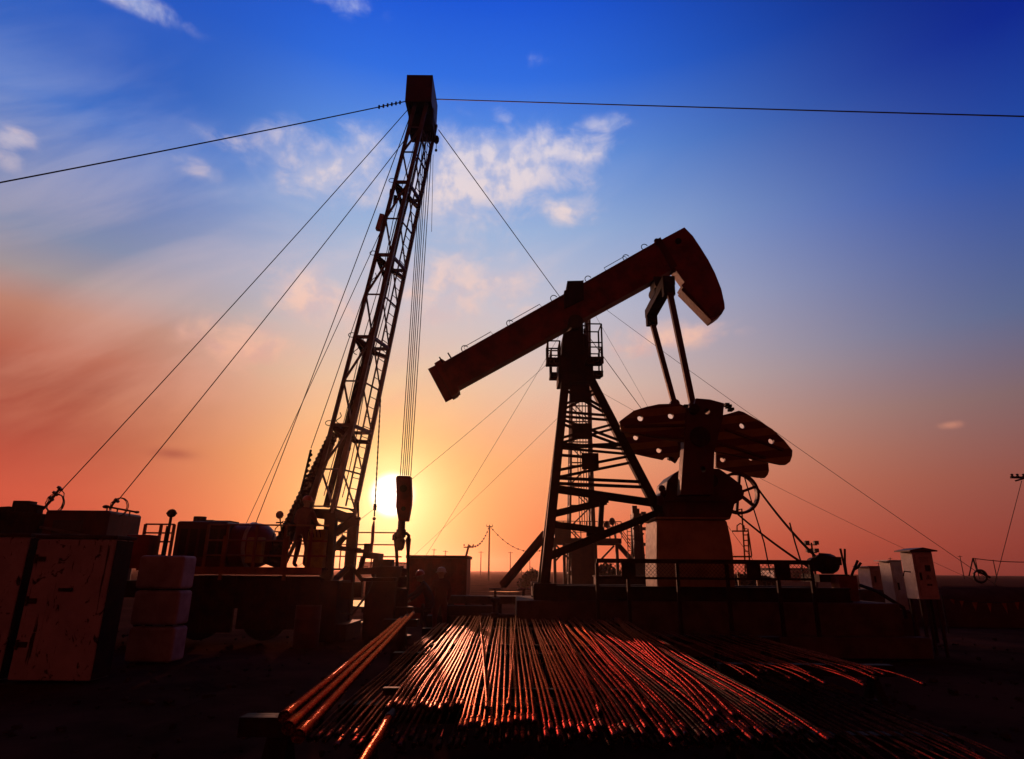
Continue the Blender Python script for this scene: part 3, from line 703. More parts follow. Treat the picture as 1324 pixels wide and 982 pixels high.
mb = MB(); mb.bar(P(472,718,16.9), P(493,720,16.9), .6, .16); mb.box(P(475,712,16.9), (.16,.2,.35)); mb.bar(P(458,713,16.9), P(477,713,16.9), .08, .1)
mb.bar(P(470,720,16.8), P(465,741,16.8), .12, .14, (0,1,0)); mb.bar(P(464,739,16.8), P(500,738,16.8), .5, .16); mb.bar(P(488,722,16.9), P(488,735,16.9), .04,.04,(0,1,0)); mb.bar(P(493,722,16.9), P(494,735,16.9), .04,.04,(0,1,0))
mb.lathe([(.1,-.14),(.38,-.12),(.42,0),(.38,.14),(.1,.16)], P(500,740,16.95), (0,0,1), 18); mb.box(P(496,730,16.95),(.5,.4,.25)); mb.build('tong_body', 'black_steel', pt, bevel=.012)
mb = MB(); mb.path([P(494,730,16.7), P(484,745,16.6), P(474,770,16.5), P(455,795,16.5), P(430,790,16.4)], .03, 6); mb.build('tong_hose', 'rubber', pt)
# low steel walkway and a valve manifold in front of the cabin
cw = thing('walkway', (P(632,790,20).x, 20.5, 0), 'low dark steel walkway in front of the red cabin', 'walkway')
wz = P(632,772,20).z; wx0, wx1 = P(577,772,20).x, P(694,772,20).x
mb = MB(); mb.bb(wx0, wx1, 20.0, 21.2, wz-.06, wz); mb.bb(wx0-.02, wx1+.02, 19.95, 19.995, wz-.2, wz+.02); mb.build('walkway_deck', 'rust', cw, bevel=.008)
for k in range(6):
    xx = wx0+.1+k*(wx1-wx0-.2)/5; mb = MB(); mb.bar((xx,20.1,0),(xx,20.1,wz-.062),.09,.09,(0,1,0)); mb.bar((xx,21.1,0),(xx,21.1,wz-.062),.09,.09,(0,1,0)); mb.bar((xx,20.1,.15),(xx,21.1,wz-.15),.05,.05); mb.build('walkway_leg', 'black_steel', cw)
mb = MB(); mb.bb(wx0-.6, wx1-.4, 19.3, 19.85, 0, .42); mb.bb(wx0-.2, wx0+1.6, 19.35, 19.8, .422, .7)
mb.build('timber_skid', 'black_steel', cw, bevel=.02)
mf = thing('valve_manifold', (P(663,785,18.6).x, 18.6, 0), 'small pipe manifold with two hand wheels between walkway and plinth', 'manifold')
q0 = P(663,785,18.6); mb = MB(); mb.tube((q0.x-.9,18.6,.45),(q0.x+.7,18.6,.45),.09); 
for dx_ in (-.5,.3): mb.lathe([(.05,0),(.13,.02),(.13,.1),(.08,.12),(.08,.4),(.14,.42),(.14,.5),(.04,.52),(.03,.75)], (q0.x+dx_,18.6,.45), (0,0,1), 14)
for dx_ in (-.8,.6): mb.tube((q0.x+dx_,18.6,0),(q0.x+dx_,18.6,.45),.07)
mb.build('manifold_pipe', 'rust', mf)
for dx_ in (-.5,.3):
    mb = MB(); mb.path([(q0.x+dx_+.17*math.cos(k*.5236),18.6+.17*math.sin(k*.5236),1.2) for k in range(12)], .018, 5, closed=True); mb.tube((q0.x+dx_-.17,18.6,1.2),(q0.x+dx_+.17,18.6,1.2),.012); mb.build('hand_wheel', 'rust', mf)
# loose stones on the ground
rnd = random.Random(21); mb = MB()
for k in range(1500):
    yy = 2.5 + 16*rnd.random()**1.3; xx = rnd.uniform(-1,1)*(2.5+yy*.85); r_ = rnd.uniform(.012,.05)*(1 if rnd.random()<.93 else 1.9)
    o = len(mb.v); mb.ball((xx,yy,r_*.1), r_, 6, (rnd.uniform(.7,1.4),rnd.uniform(.7,1.4),rnd.uniform(.45,.8)))
    for v_ in mb.v[o:]: v_ += V((rnd.uniform(-.25,.25),rnd.uniform(-.25,.25),rnd.uniform(-.2,.2)))*r_
st_ = mb.build('gravel', 'stone', flat=True); st_['kind'] = 'stuff'
# junk beside the mast base
dr = thing('oil_drum', (P(398,800,15.2).x, 15.2, 0), 'dull red oil drum standing in front of the mast base', 'drum')
mb = MB(); dx = P(398,800,15.2).x; mb.lathe([(.28,0),(.29,.02),(.285,.28),(.30,.30),(.285,.32),(.285,.58),(.30,.60),(.285,.62),(.285,.86),(.29,.88),(.27,.885),(.26,.865)], (dx,15.2,0.01), (0,0,1), 26); mb.build('drum_shell', 'dark_red', dr)
mb = MB(); mb.lathe([(.03,0),(.035,.02),(.0,.022)], (dx+.15,15.2,.87), (0,0,1), 10); mb.build('bung', 'black_steel', dr)

# red site cabin
Yc = 23.5; p0, p1 = P(527,722,Yc), P(604,724,Yc)
sh = thing('site_cabin', ((p0.x+p1.x)/2, Yc+1, 0), 'low red steel cabin standing behind the two workers', 'cabin')
mb = MB(); mb.bb(p0.x, p1.x, Yc, Yc+2.2, .02, p0.z); mb.build('cabin_wall', 'red_paint', sh, bevel=.02)
mb = MB(); mb.bb(p0.x-.06, p1.x+.05, Yc-.06, Yc+2.26, p0.z+.003, p0.z+.11); mb.build('cabin_roof', 'dark_red', sh, bevel=.01)
mb = MB()
for k in range(9): xx = p0.x+.15+k*(p1.x-p0.x-.3)/8; mb.bb(xx-.02, xx+.02, Yc-.02, Yc+.01, .15, p0.z-.1)
mb.build('wall_rib', 'red_paint', sh)

# ------------------------------------------------------------------ workers
def person(loc, face, lean, armL, armR, label, cloth, helm, head_turn=0.0, knee=0.06, height=1.72):
    """loc: ground point between the feet; face: heading in degrees; arms: (forward, out, up) of elbow and wrist from the shoulder"""
    k = height/1.72; F = V((math.sin(rad(face)), math.cos(rad(face)), 0)); Rt = V((F.y, -F.x, 0)); U = V((0,0,1)); loc = V(loc)
    def at(o, f, r_, u): return o + (F*f + Rt*r_ + U*u)*k
    hip = at(loc, -.22*math.sin(lean)*1.2, 0, .90 - .10*(1-math.cos(lean)))
    S = (U*math.cos(lean) + F*math.sin(lean))
    T = (F*math.cos(lean) - U*math.sin(lean))
    belly = hip + S*.17*k; chest = hip + S*.36*k; neck = hip + S*.53*k; head0 = hip + S*.60*k + T*.02*k
    hl = lean*.55; Sh = (U*math.cos(hl) + F*math.sin(hl)); Fh = (F*math.cos(hl) - U*math.sin(hl))
    headc = head0 + Sh*.11*k; top = head0 + Sh*.17*k
    verts = []; edges = []; rr = []
    def v(p, r_): verts.append(p); rr.append(r_*k); return len(verts)-1
    iv = v(hip, .15); ib = v(belly, .145); ic = v(chest, .16); inn = v(neck, .075); ih0 = v(head0, .062); ihc = v(headc, .098); it = v(top, .075)
    edges += [(iv,ib),(ib,ic),(ic,inn),(inn,ih0),(ih0,ihc),(ihc,it)]
    hands = []
    for sgn, arm in ((-1,armL),(1,armR)):
        sh_ = v(hip + S*.47*k + Rt*sgn*.19*k, .078); edges.append((ic, sh_))
        base_ = verts[sh_]
        e = v(base_ + (F*arm[0][0] + Rt*sgn*arm[0][1] + U*arm[0][2])*k, .055); w = v(base_ + (F*arm[1][0] + Rt*sgn*arm[1][1] + U*arm[1][2])*k, .038)
        edges += [(sh_,e),(e,w)]
        d = (verts[w]-verts[e]).normalized(); h = v(verts[w]+d*.06*k, .036); edges.append((w,h)); hands.append((verts[h], d, sgn))
    for sgn in (-1,1):
        hp = v(hip + Rt*sgn*.10*k - U*.05*k, .112); kn = v(at(loc, knee, sgn*.13, .48), .072); an = v(at(loc, -.03, sgn*.14, .09), .05); to = v(at(loc, .14, sgn*.16, .045), .042)
        edges += [(iv,hp),(hp,kn),(kn,an),(an,to)]
    me = bpy.data.meshes.new('person'); me.from_pydata([tuple(a-loc) for a in verts], edges, [])
    ob = bpy.data.objects.new('tmp', me); COL.objects.link(ob)
    sk = ob.modifiers.new('skin', 'SKIN')
    for i, r_ in enumerate(rr):
        d = me.skin_vertices[0].data[i]; d.radius = (r_, r_); d.use_root = (i == 0)
    sb = ob.modifiers.new('sub', 'SUBSURF'); sb.levels = 2; sb.render_levels = 2
    bpy.context.view_layer.update()
    dgp = bpy.context.evaluated_depsgraph_get(); me2 = bpy.data.meshes.new_from_object(ob.evaluated_get(dgp))
    bpy.data.objects.remove(ob)
    mb = MB(); mb.v = [V(a.co)+loc for a in me2.vertices]; mb.f = [tuple(p.vertices) for p in me2.polygons]
    nb = len(mb.f)
    # face: nose, brow, ears; hands: five fingers rooted in the palm
    mb.ball(headc + Fh*.095*k - Sh*.01*k, .022*k, 8); mb.ball(headc + Fh*.07*k - Sh*.075*k, .04*k, 8)
    for sgn in (-1,1): mb.ball(headc + Rt*sgn*.088*k, .028*k, 8); mb.ball(headc + Fh*.085*k + Rt*sgn*.034*k + Sh*.02*k, .014*k, 6)
    for hc, d, sgn in hands:
        side = d.cross(U).normalized() if abs(d.z) < .95 else Rt; dn = side.cross(d)
        for j, ln in enumerate((.075,.088,.08,.062)):
            o = hc + side*(j-1.5)*.021*k; mb.path([o, o+d*ln*.55*k, o+d*ln*k+dn*.02*k], [.011*k,.010*k,.008*k], 6)
        o = hc - d*.03*k + side*.035*k*sgn; mb.path([o, o+side*.03*k*sgn+d*.03*k, o+side*.03*k*sgn+d*.06*k], [.012*k,.011*k,.009*k], 6)
    ob = mb.build('person', cloth); tag(ob, label, 'person', None)
    ob.data.materials.append(M['skin'])
    for p in ob.data.polygons:
        c = p.center
        if (c-headc).length < .15*k and (c-neck).length > .06*k or p.index >= nb or any((c-h[0]).length < .07*k for h in hands): p.material_index = 1
    mb = MB(); n = 18; a, b = mb.frame(Sh); pr = [(.125,0.0),(.122,.03),(.115,.07),(.09,.11),(.05,.132),(.005,.14)]
    mb.lathe([(r_*k, h*k) for r_, h in pr], headc + Sh*.035*k, Sh, n)
    mb.lathe([(.10*k,-.006),(.15*k,-.006),(.15*k,.006),(.10*k,.006)], headc + Sh*.04*k + Fh*.035*k, Sh, n)
    h = mb.build('hard_hat', helm); h.parent = ob
    return ob
person((P(550,812,17.5).x, 17.5, 0.0), -92, .46, ((.20,.02,-.20),(.40,-.05,-.30)), ((.16,.06,-.24),(.36,-.02,-.40)), 'worker in hard hat bending forward over the wellhead with both arms reaching', 'coverall_dark', 'helmet_red', knee=.10)
person((P(566.5,812,17.6).x, 17.9, 0.0), -12, .06, ((.03,.05,-.27),(.14,-.02,-.48)), ((.02,.07,-.28),(.12,.0,-.50)), 'worker standing upright behind the bending worker at the wellhead', 'coverall', 'helmet_white')
person((P(386,735,16.25).x, 16.3, dz), 14, .08, ((.05,.10,-.25),(.26,.03,-.30)), ((.06,.09,-.25),(.28,.02,-.28)), 'worker in red standing on the rig deck at the control panel, back turned', 'coverall', 'helmet_red', height=1.75)

# ------------------------------------------------------------------ pumpjack
YN, YM, YFR = 14.6, 15.6, 16.6
pj = thing('pumpjack', P(800,768,YM), 'big dark red pumpjack with tilted walking beam and striped counterweights', 'pumpjack')
zbase = P(703,757,14.8).z
# walking beam
by0, by1 = YM-.18, YM+.18
def bp(px, py, Y=by0): return P(px, py, Y)
T0, T1 = bp(573,471), bp(854,312); B0, B1 = bp(591,499.5), bp(872,346)
mb = MB()
mb.prism([T0, T1, B1, B0], (0,.36,0)); beam = mb.build('walking_beam', 'red_paint', pj, bevel=.02)
dirb = (T1-T0).normalized(); nrm = V((-dirb.z,0,dirb.x))
mb = MB()
for e0, e1, s_ in ((T0,T1,1),(B0,B1,-1)):
    mb.bar(e0+V((0,.18,0))+nrm*.012*s_, e1+V((0,.18,0))+nrm*.012*s_, .42, .045, nrm)
mb.build('beam_flange', 'red_paint', beam)
mb = MB(); mb.prism([bp(561.5,470),bp(571,464),bp(577,468),bp(594,504),bp(591,509),bp(584.5,513)], (0,.36,0)); mb.bar(bp(562,470)+V((0,.18,0)), bp(585,513)+V((0,.18,0)), .44, .05, (0,1,0)); mb.build('beam_end_plate', 'red_paint', beam)
for t in (.10,.30,.50,.66,.84,.93):
    p = T0.lerp(T1, t) + nrm*.07; mb = MB(); mb.path([p + dirb*.09*math.cos(k*.5) + nrm*.1*math.sin(k*.5) for k in range(8)], .012, 5); mb.build('beam_eye', 'black_steel', beam)
for t0, t1 in ((.10,.22),(.30,.44),(.74,.84)):
    p, q_ = T0.lerp(T1,t0)+nrm*.13, T0.lerp(T1,t1)+nrm*.13; mb = MB(); mb.path([p-nrm*.14, p, q_, q_-nrm*.14], .010, 5); mb.build('beam_handrail', 'black_steel', beam)
mb = MB()
for px, py in ((573,464),(584,458.5)): p = bp(px,py+6); mb.tube(p, p+nrm*.2, .02)
mb.build('beam_lug', 'black_steel', beam)
# tail counterweight with curved back
hp = [(851,312),(866,304),(885,293.8),(896,305),(906,320),(916,336),(925,353.5),(933,374),(937,392),(937.5,399),(933.5,406),(927,411),(920.5,415),(881,375),(886,366),(875,351),(868,343),(858,344),(850,328)]
mb = MB(); mb.prism([P(a,b,by0-.03) for a,b in hp], (0,.40,0)); hd = mb.build('tail_weight', 'red_paint', pj, bevel=.015)
mb = MB(); mb.prism([P(a,b,by0-.09) for a,b in ((881,369),(889,361),(936,397),(933,404),(920,409.5))], (0,.50,0)); mb.build('weight_block', 'red_paint', hd, bevel=.02)
mb = MB(); mb.prism([P(a,b,by0-.05) for a,b in ((847,311),(854,307),(876,344),(869,349))], (0,.45,0)); mb.ball(P(849,312,by0-.02), .08, 8); mb.ball(P(871,350,by0-.02), .07, 8); mb.build('clamp_plate', 'dark_red', hd)
mb = MB(); mb.lathe([(.01,-.01),(.09,-.01),(.09,.02),(.01,.02)], P(877,312,by0-.06), (0,-1,0), 14); mb.build('lifting_hole', 'black_steel', hd)
# centre bearing and post top
mb = MB(); mb.prism([P(a,b,by0-.1) for a,b in ((733.5,363.5),(753,363),(754.5,362),(755,386),(730,398),(729.5,376),(733,375))], (0,.68,0)); mb.build('saddle_cap', 'black_steel', pj)
mb = MB(); mb.prism([P(a,b,by0-.12) for a,b in ((728,432),(754,417),(754.5,432),(759,434),(759,462),(767,464),(767.5,492),(722,494),(722,466),(726,458))], (0,.72,0)); mb.build('post_top', 'black_steel', pj, bevel=.02)
mb = MB(); mb.lathe([(.1,-.5),(.2,-.5),(.2,.5),(.1,.5)], P(742,425,YM), (0,1,0), 18); mb.build('centre_bearing', 'black_steel', pj)
# legs
LN = (P(731,493,YM-.26), P(704,757,14.75)); LF = (P(731,493,YM+.26), V((P(704,757,14.75).x, 16.45, zbase))); RR = (P(762,489,YM), None)
rt = P(857,672,YM); dirr = (rt-RR[0]); RR = (RR[0], RR[0] + dirr*((zbase-RR[0].z)/dirr.z))
LN = (LN[0], V((LN[1].x, LN[1].y, zbase)))
for lg, w in ((LN,.21),(LF,.18),(RR,.225)):
    mb = MB(); mb.bar(lg[0], lg[1], w, w*.9, (0,1,0)); mb.box(lg[1]+V((0,0,.02)), (.5,.5,.05)); mb.build('post_leg', 'black_steel', pj)
def legz(lg, z): return lg[0].lerp(lg[1], (z-lg[0].z)/(lg[1].z-lg[0].z))
def zy(zoomy, Y=15.2): return P(742, 400+zoomy/2.585, Y).z
bracing = MB()
def brace(zl, zr, w=.09, gap=.05, a=0.0, b=1.0, far=True):
    for lg in ((LN,LF) if far else (LN,)):
        A, Bq_ = legz(lg, zy(zl)), legz(RR, zy(zr)); p, q_ = A.lerp(Bq_, a), A.lerp(Bq_, b)
        bracing.bar(p+V((0,0,gap)), q_+V((0,0,gap)), .05, w*.75); bracing.bar(p-V((0,0,gap)), q_-V((0,0,gap)), .05, w*.75)
def gusset(zoomx, zoomy, w, h):
    bracing.box(P(640+zoomx/2.585, 400+zoomy/2.585, 15.25), (w, .04, h))
brace(258,330,.08,.055, far=False); brace(328,258,.08,.055, far=False); gusset(284,282,.5,.46)
brace(350,350,.08,.06, far=False)
brace(375,440,.08,.06, far=False); brace(442,378,.08,.06, far=False); gusset(290,408,.5,.4)
brace(458,465,.08,.06, far=False)
brace(490,495,.09,.0, 0,.5, far=False); brace(555,490,.09,.085, far=False); gusset(318,508,.42,.4)
brace(577,577,.10,.065, far=False)
brace(604,640,.26,.0, far=False); brace(690,600,.22,.0,0,.55, far=False)
brace(722,765,.2,.0,0,.42, far=False); brace(830,672,.24,.0, far=False)
gusset(345,632,.5,.22); gusset(330,745,.36,.2)
for z in (350, 470, 590): 
    A, Bq_ = legz(LN, zy(z)), legz(LF, zy(z)); bracing.bar(A, Bq_, .1, .1)
A, Bq_ = legz(LF, zy(440)), legz(RR, zy(440)); bracing.bar(A, Bq_, .08, .1)
p = P(778,650,15.2); q_ = P(776,683,15.2); bracing.bar(p, q_, .12,.12,(0,1,0))
bracing.build('post_brace', 'black_steel', pj)
mb = MB(); mb.bar(P(706,690,16.75), P(650,757,18.0), .17, .17); mb.build('rear_strut', 'dark_red', pj)
# platforms either side of the bearing
def cage(x0, x1, yt, yb, yb2, Y0, Y1, name='service_platform'):
    a, b = P(x0,yb,Y0), P(x1,yb,Y0); zt1 = P(x0,yt,Y0).z; z0 = a.z; zf = P(x0,yb2,Y0).z
    mb = MB()
    for yy in (Y0, Y1):
        mb.tube((a.x,yy,z0),(a.x,yy,zt1),.022,n=6); mb.tube((b.x,yy,z0),(b.x,yy,zt1),.022,n=6)
        for h in ((1, .45) if yy == Y0 else (1,)): mb.tube((a.x,yy,z0+(zt1-z0)*h),(b.x,yy,z0+(zt1-z0)*h),.018,n=6)
    for xx in (a.x,b.x):
        for h in (1,): mb.tube((xx,Y0,z0+(zt1-z0)*h),(xx,Y1,z0+(zt1-z0)*h),.018,n=6)
    o = mb.build(name, 'black_steel', pj)
    mb = MB(); mb.bb(a.x-.03,b.x+.03,Y0-.02,Y1+.02,z0-.03,z0+.03); mb.bar((a.x,Y0,zf),(b.x,Y0,zf),.04,.05); mb.bar((a.x,Y0,zf),(a.x,Y0,z0),.05,.05,(0,1,0)); mb.bar((b.x,Y0,zf),(b.x,Y0,z0),.05,.05,(0,1,0))
    n = 4
    for k in range(n):
        xa, xb_ = a.x+(b.x-a.x)*k/n, a.x+(b.x-a.x)*(k+1)/n; mb.bar((xa,Y0,zf),(xb_,Y0,z0),.018,.018); mb.bar((xa,Y0,z0),(xb_,Y0,zf),.018,.018)
    mb.build('kick_mesh', 'black_steel', o)
cage(708.5, 724, 441, 464, 472, 14.75, 15.3); cage(760, 779, 419, 463, 470, 14.75, 15.3)
cage(713, 726, 451, 483, 489, 15.9, 16.45); cage(763, 778.5, 449, 481, 487, 15.9, 16.45)
# equaliser and pitmans
eq0, eq1 = P(858,362,YN), P(847,410,YFR)
mb = MB(); ex = (eq0.x+eq1.x)/2; ezm = (eq0.z+eq1.z)/2
mb.prism([(ex-.16,YN-.12,ezm-.10),(ex+.16,YN-.12,ezm-.10),(ex+.16,YM-.2,ezm-.22),(ex+.16,YM+.2,ezm-.22),(ex+.16,YFR+.12,ezm-.1),(ex-.16,YFR+.12,ezm-.1)][:2]+[(ex+.16,YN-.12,ezm+.16),(ex-.16,YN-.12,ezm+.16)], (0,YFR-YN+.24,0)); eqb = mb.build('equaliser', 'black_steel', pj, bevel=.02)
mb = MB(); pc = P(852,345,YM); mb.box((ex,YM,ezm+.32), (.34,.5,.5)); mb.lathe([(.1,-.4),(.19,-.4),(.19,.4),(.1,.4)], (ex,YM,ezm+.3), (0,1,0), 16); mb.build('equaliser_bearing', 'black_steel', eqb)
mb = MB()
for yy in (YN, YFR): mb.box((ex,yy,ezm-.12), (.3,.22,.5)); mb.lathe([(.02,-.16),(.12,-.16),(.12,.16),(.02,.16)], (ex,yy,ezm-.2), (0,1,0), 14); mb.build('pitman_joint', 'black_steel', eqb, bevel=.02); mb = MB()

pinN, pinF = P(897,526,YN-.1), P(871.5,524,YFR)
pinx, pinz = pinN.x, pinN.z
for yy, pn in ((YN-.05, V((pinx,YN-.05,pinz))), (YFR, V((P(872,523,YFR).x,YFR,P(872,523,YFR).z)))):
    mb = MB(); mb.bar((ex,yy,ezm-.2), pn, .14, .12, (0,1,0)); mb.lathe([(.05,-.1),(.13,-.1),(.13,.1),(.05,.1)], pn, (0,1,0), 14); mb.build('pitman_arm', 'dark_red', pj)
# cranks with fan weights: near pair drawn from the survey, far pair set behind on the same shaft
def plate(poly, Y, th, holes=()):
    import bmesh
    pts = [P(a,b,Y) for a,b in poly]; hs = [P(a,b,Y) for a,b in holes]
    me = bpy.data.meshes.new('fan'); bm = bmesh.new()
    ov = [bm.verts.new(p) for p in pts]; es = [bm.edges.new((ov[i], ov[(i+1)%len(ov)])) for i in range(len(ov))]
    for h in hs:
        hv = [bm.verts.new(h + V((.068*math.cos(k*math.pi/6),0,.068*math.sin(k*math.pi/6)))) for k in range(12)]
        es += [bm.edges.new((hv[i], hv[(i+1)%12])) for i in range(12)]
    bmesh.ops.triangle_fill(bm, use_beauty=True, use_dissolve=False, edges=es)
    r_ = bmesh.ops.extrude_face_region(bm, geom=list(bm.faces)); bmesh.ops.translate(bm, vec=(0,th,0), verts=[g for g in r_['geom'] if isinstance(g, bmesh.types.BMVert)])
    bm.verts.index_update(); mb = MB(); mb.v = [V(x.co) for x in bm.verts]; mb.f = [tuple(x.index for x in f.verts) for f in bm.faces]; bm.free(); bpy.data.meshes.remove(me)
    return mb
Yn0 = YN-.3
nearL = [(801,545),(806,541),(819.6,531),(836,526),(852,522.6),(878,521.8),(883,524),(888,529),(889,572),(868,569),(803.5,558)]
nearR = [(934,537),(944,534.5),(955.6,531),(962,533),(980,543),(999,555),(1014,569),(1025,582.5),(1024.5,590),(1022,597),(1017,601),(1010,601),(991,597),(922,583)]
farL = [(805,556),(812,575),(820,586.5),(840,591),(857.7,594.7),(860,592),(866,590.6),(868,595),(874,599),(890,572),(860,560)]
farR = [(925.7,582),(960,590),(993.6,599),(994.5,609),(993,614),(989.6,618),(980,617.5),(961,614),(925.7,604)]
for poly, Y, holes in ((nearL,Yn0,((828,541),(867.5,538))),(nearR,Yn0,((960,550.5),(997.5,570.5))),(farL,YFR+.1,((852,582.5),(822,566))),(farR,YFR+.1,((934.5,594.5),(971,592.5)))):
    plate(poly, Y, .11, holes).build('counterweight', 'warning_bands', pj, bevel=.012)
for segs in (((938,555),(1013,582)),((930,573),(990,592))), (((807,551.5),(886,550)),((835,562.5),(886,567))):
    for a_, b_ in segs:
        mb = MB(); mb.bar(P(*a_,Yn0-.02), P(*b_,Yn0-.02), .05, .07, (0,0,1)); mb.build('weight_rib', 'dark_red', pj, bevel=.008)
mb = plate([(900,515),(918,516.5),(936.5,521.5),(935,540),(924,584),(922,640),(880,640),(884,584),(888,527),(897,527)], Yn0-.06, .34, ((914.5,532.5),(909,607))); cr = mb.build('crank', 'dark_red', pj, bevel=.012)
mb = MB(); mb.lathe([(.02,-.05),(.2,-.05),(.24,0),(.24,.05)], P(905,565,Yn0-.07), (0,-1,0), 18); mb.build('crank_hub', 'black_steel', cr); mb = MB(); mb.lathe([(.05,-.1),(.12,-.1),(.12,.1),(.05,.1)], P(897,530,Yn0-.1), (0,1,0), 14); mb.build('crank_pin', 'black_steel', cr)
fx = P(905,640,Yn0).x; fz = P(905,632,YM).z
mb = MB(); fz0 = P(905,645,YFR).z; fz1 = P(880,540,YFR).z; fx0 = P(898,600,YFR).x
mb.bar((fx0+.1,YFR+.2,fz0), (fx0-.1,YFR+.2,fz1), .7, .3, (0,1,0)); mb.build('crank', 'dark_red', pj, bevel=.02)
# bolts / teeth at the weight ends
mb = MB()
for px, py, Y in ((886,526,Yn0),(884,527,Yn0),(939,524,Yn0),(942,526,Yn0),(945,530,Yn0),(868,594,YFR),(866,593,YFR)): mb = MB(); mb.box(P(px,py,Y+.1), (.10,.2,.06)); mb.build('weight_bolt', 'black_steel', pj)
# gear reducer
gb = MB(); gp = [(863,622),(872,612),(882,606),(930,606),(946,617),(960,628),(961,645),(950,652),(947,664),(944,672),(866,672),(861,650),(854,650),(855,638),(861,634)]
gb.prism([P(a,b,15.05) for a,b in gp], (0,1.15,0)); g_ = gb.build('gear_reducer', 'dark_red', pj, bevel=.02)
mb = MB(); mb.lathe([(.05,-.9),(.17,-.9),(.17,1.0),(.05,1.0)], P(905,628,15.6), (0,1,0), 18); mb.build('crank_shaft', 'black_steel', g_)
mb = MB()
for px, py in ((856,632),(853.5,645),(858,638),(855,650)): mb.ball(P(px,py,15.0), .09, 8)
mb.bb(P(858,650,15.0).x, P(952,650,15.0).x, 14.98, 15.045, P(900,648,15).z, P(900,644,15).z); mb.build('split_flange', 'dark_red', g_)
# pedestal
pz0 = P(900,782,14.9).z; pzt = P(900,672,14.9).z
mb = MB(); pp = [(849.5,672),(940,673),(944,690),(947,706),(949,725),(951,760),(951,786),(852,784),(849,740)]
mb.prism([P(a,b,14.9) for a,b in pp], (0,1.3,0)); pd = mb.build('pedestal', 'beige', pj, bevel=.04)
mb = MB(); mb.bb(P(847,670,14.87).x, P(943,670,14.87).x, 14.84, 16.24, pzt+.003, pzt+.05); mb.build('pedestal_cap', 'beige', pd, bevel=.01)
mb = MB(); mb.bb(P(851,690,14.9).x-.02, P(851,690,14.9).x-.003, 15.1, 15.3, P(851,718,14.9).z, P(851,696,14.9).z); mb.build('pedestal_door', 'black_steel', pd)
# belt wheel
wc = P(954,638,16.3); mb = MB(); R_ = P(981,638,16.3).x - wc.x
def ring_(mb, c, R_, w, r_): 
    n = 40; pr = [(R_-r_,-w/2),(R_,-w/2),(R_,w/2),(R_-r_,w/2)]
    vs = [V((c.x+r*math.cos(2*math.pi*k/n), c.y+h, c.z+r*math.sin(2*math.pi*k/n))) for k in range(n) for r, h in pr]
    mb.add(vs, [(4*k+i, 4*k+(i+1)%4, 4*((k+1)%n)+(i+1)%4, 4*((k+1)%n)+i) for k in range(n) for i in range(4)])
ring_(mb, wc, R_, .16, .07); bw = mb.build('belt_wheel', 'dark_red', pj)
mb = MB(); mb.lathe([(.03,-.12),(.12,-.12),(.12,.12),(.03,.12)], wc, (0,1,0), 16)
for k in range(6):
    t = k*math.pi/3 + .35; mb.bar(wc, wc+V((math.cos(t),0,math.sin(t)))*(R_-.05), .07, .09, (0,1,0))
mb.build('wheel_spoke', 'dark_red', bw)
mp_ = P(1053,730,16.3); mb = MB()
for dx_, dy in ((0,.0),(.03,.07)):
    a_ = wc + V((R_*.72+dx_,dy,R_*.66)); b_ = mp_ + V((.14,dy,.12)); mb.path(wire_pts(a_, b_, .12, 16), .022, 6)
    a_ = wc + V((-R_*.1+dx_,dy,-R_*.99)); b_ = mp_ + V((-.08,dy,-.1)); mb.path(wire_pts(a_, b_, .06, 16), .022, 6)
mb.build('drive_belt', 'rubber', pj)
mb = MB(); mz0 = mp_.z; mx0, mx1 = P(1050,730,16.3).x, P(1083,730,16.3).x
mb.lathe([(.04,-.05),(.2,0),(.24,.06),(.24,.5),(.2,.56),(.05,.58)], (mp_.x+.1,16.1,mz0+.02), (.6,.55,0), 20); mb.box((mx0+.5,16.2,mz0+.08), (.26,.3,.2)); mb.bb(mx0-.05, mx1+.05, 15.9, 16.9, mz0-.42, mz0-.24)
for k in range(8): mb.box((mp_.x+.15+.045*k,16.15+.045*k,mz0+.02), (.02,.5,.5), Matrix.Rotation(-.7,3,'Z'))
mt_ = mb.build('motor', 'black_steel', pj)
mb = MB(); ring_(mb, V((mp_.x,16.3,mz0)), .17, .2, .1); mb.lathe([(.02,-.05),(.06,-.05),(.06,.05),(.02,.05)], V((mp_.x,16.3,mz0)), (0,1,0), 12); mb.build('motor_pulley', 'rust', mt_)
# skid base
sx0, sx1 = P(690,765,14.7).x, P(1100,765,14.7).x
mb = MB()
for yy in (14.75, 16.35): mb.bb(sx0, sx1, yy, yy+.14, zbase-.28, zbase-.03); mb.bb(sx0, sx1, yy-.08, yy+.22, zbase-.035, zbase-.005); mb.bb(sx0, sx1, yy-.08, yy+.22, zbase-.31, zbase-.27)
for k in range(8): xx = sx0+k*(sx1-sx0-.1)/7; mb.bb(xx, xx+.1, 14.97, 16.27, zbase-.26, zbase-.05)
mb.bb(P(850,780,14.8).x, P(955,780,14.8).x, 14.86, 16.3, pz0-.02, pz0+.03)
mb.build('skid_base', 'black_steel', pj)
mb = MB(); mb.path([P(962,615,16.4), P(975,660,16.5), P(988,702,16.5), P(996,742,16.5)], .018, 5); mb.path([P(1021,676,16.2), P(1028,702,16.2), P(1036,728,16.2), P(1040,752,16.2)], .02, 5); mb.build('brake_cable', 'rubber', pj)

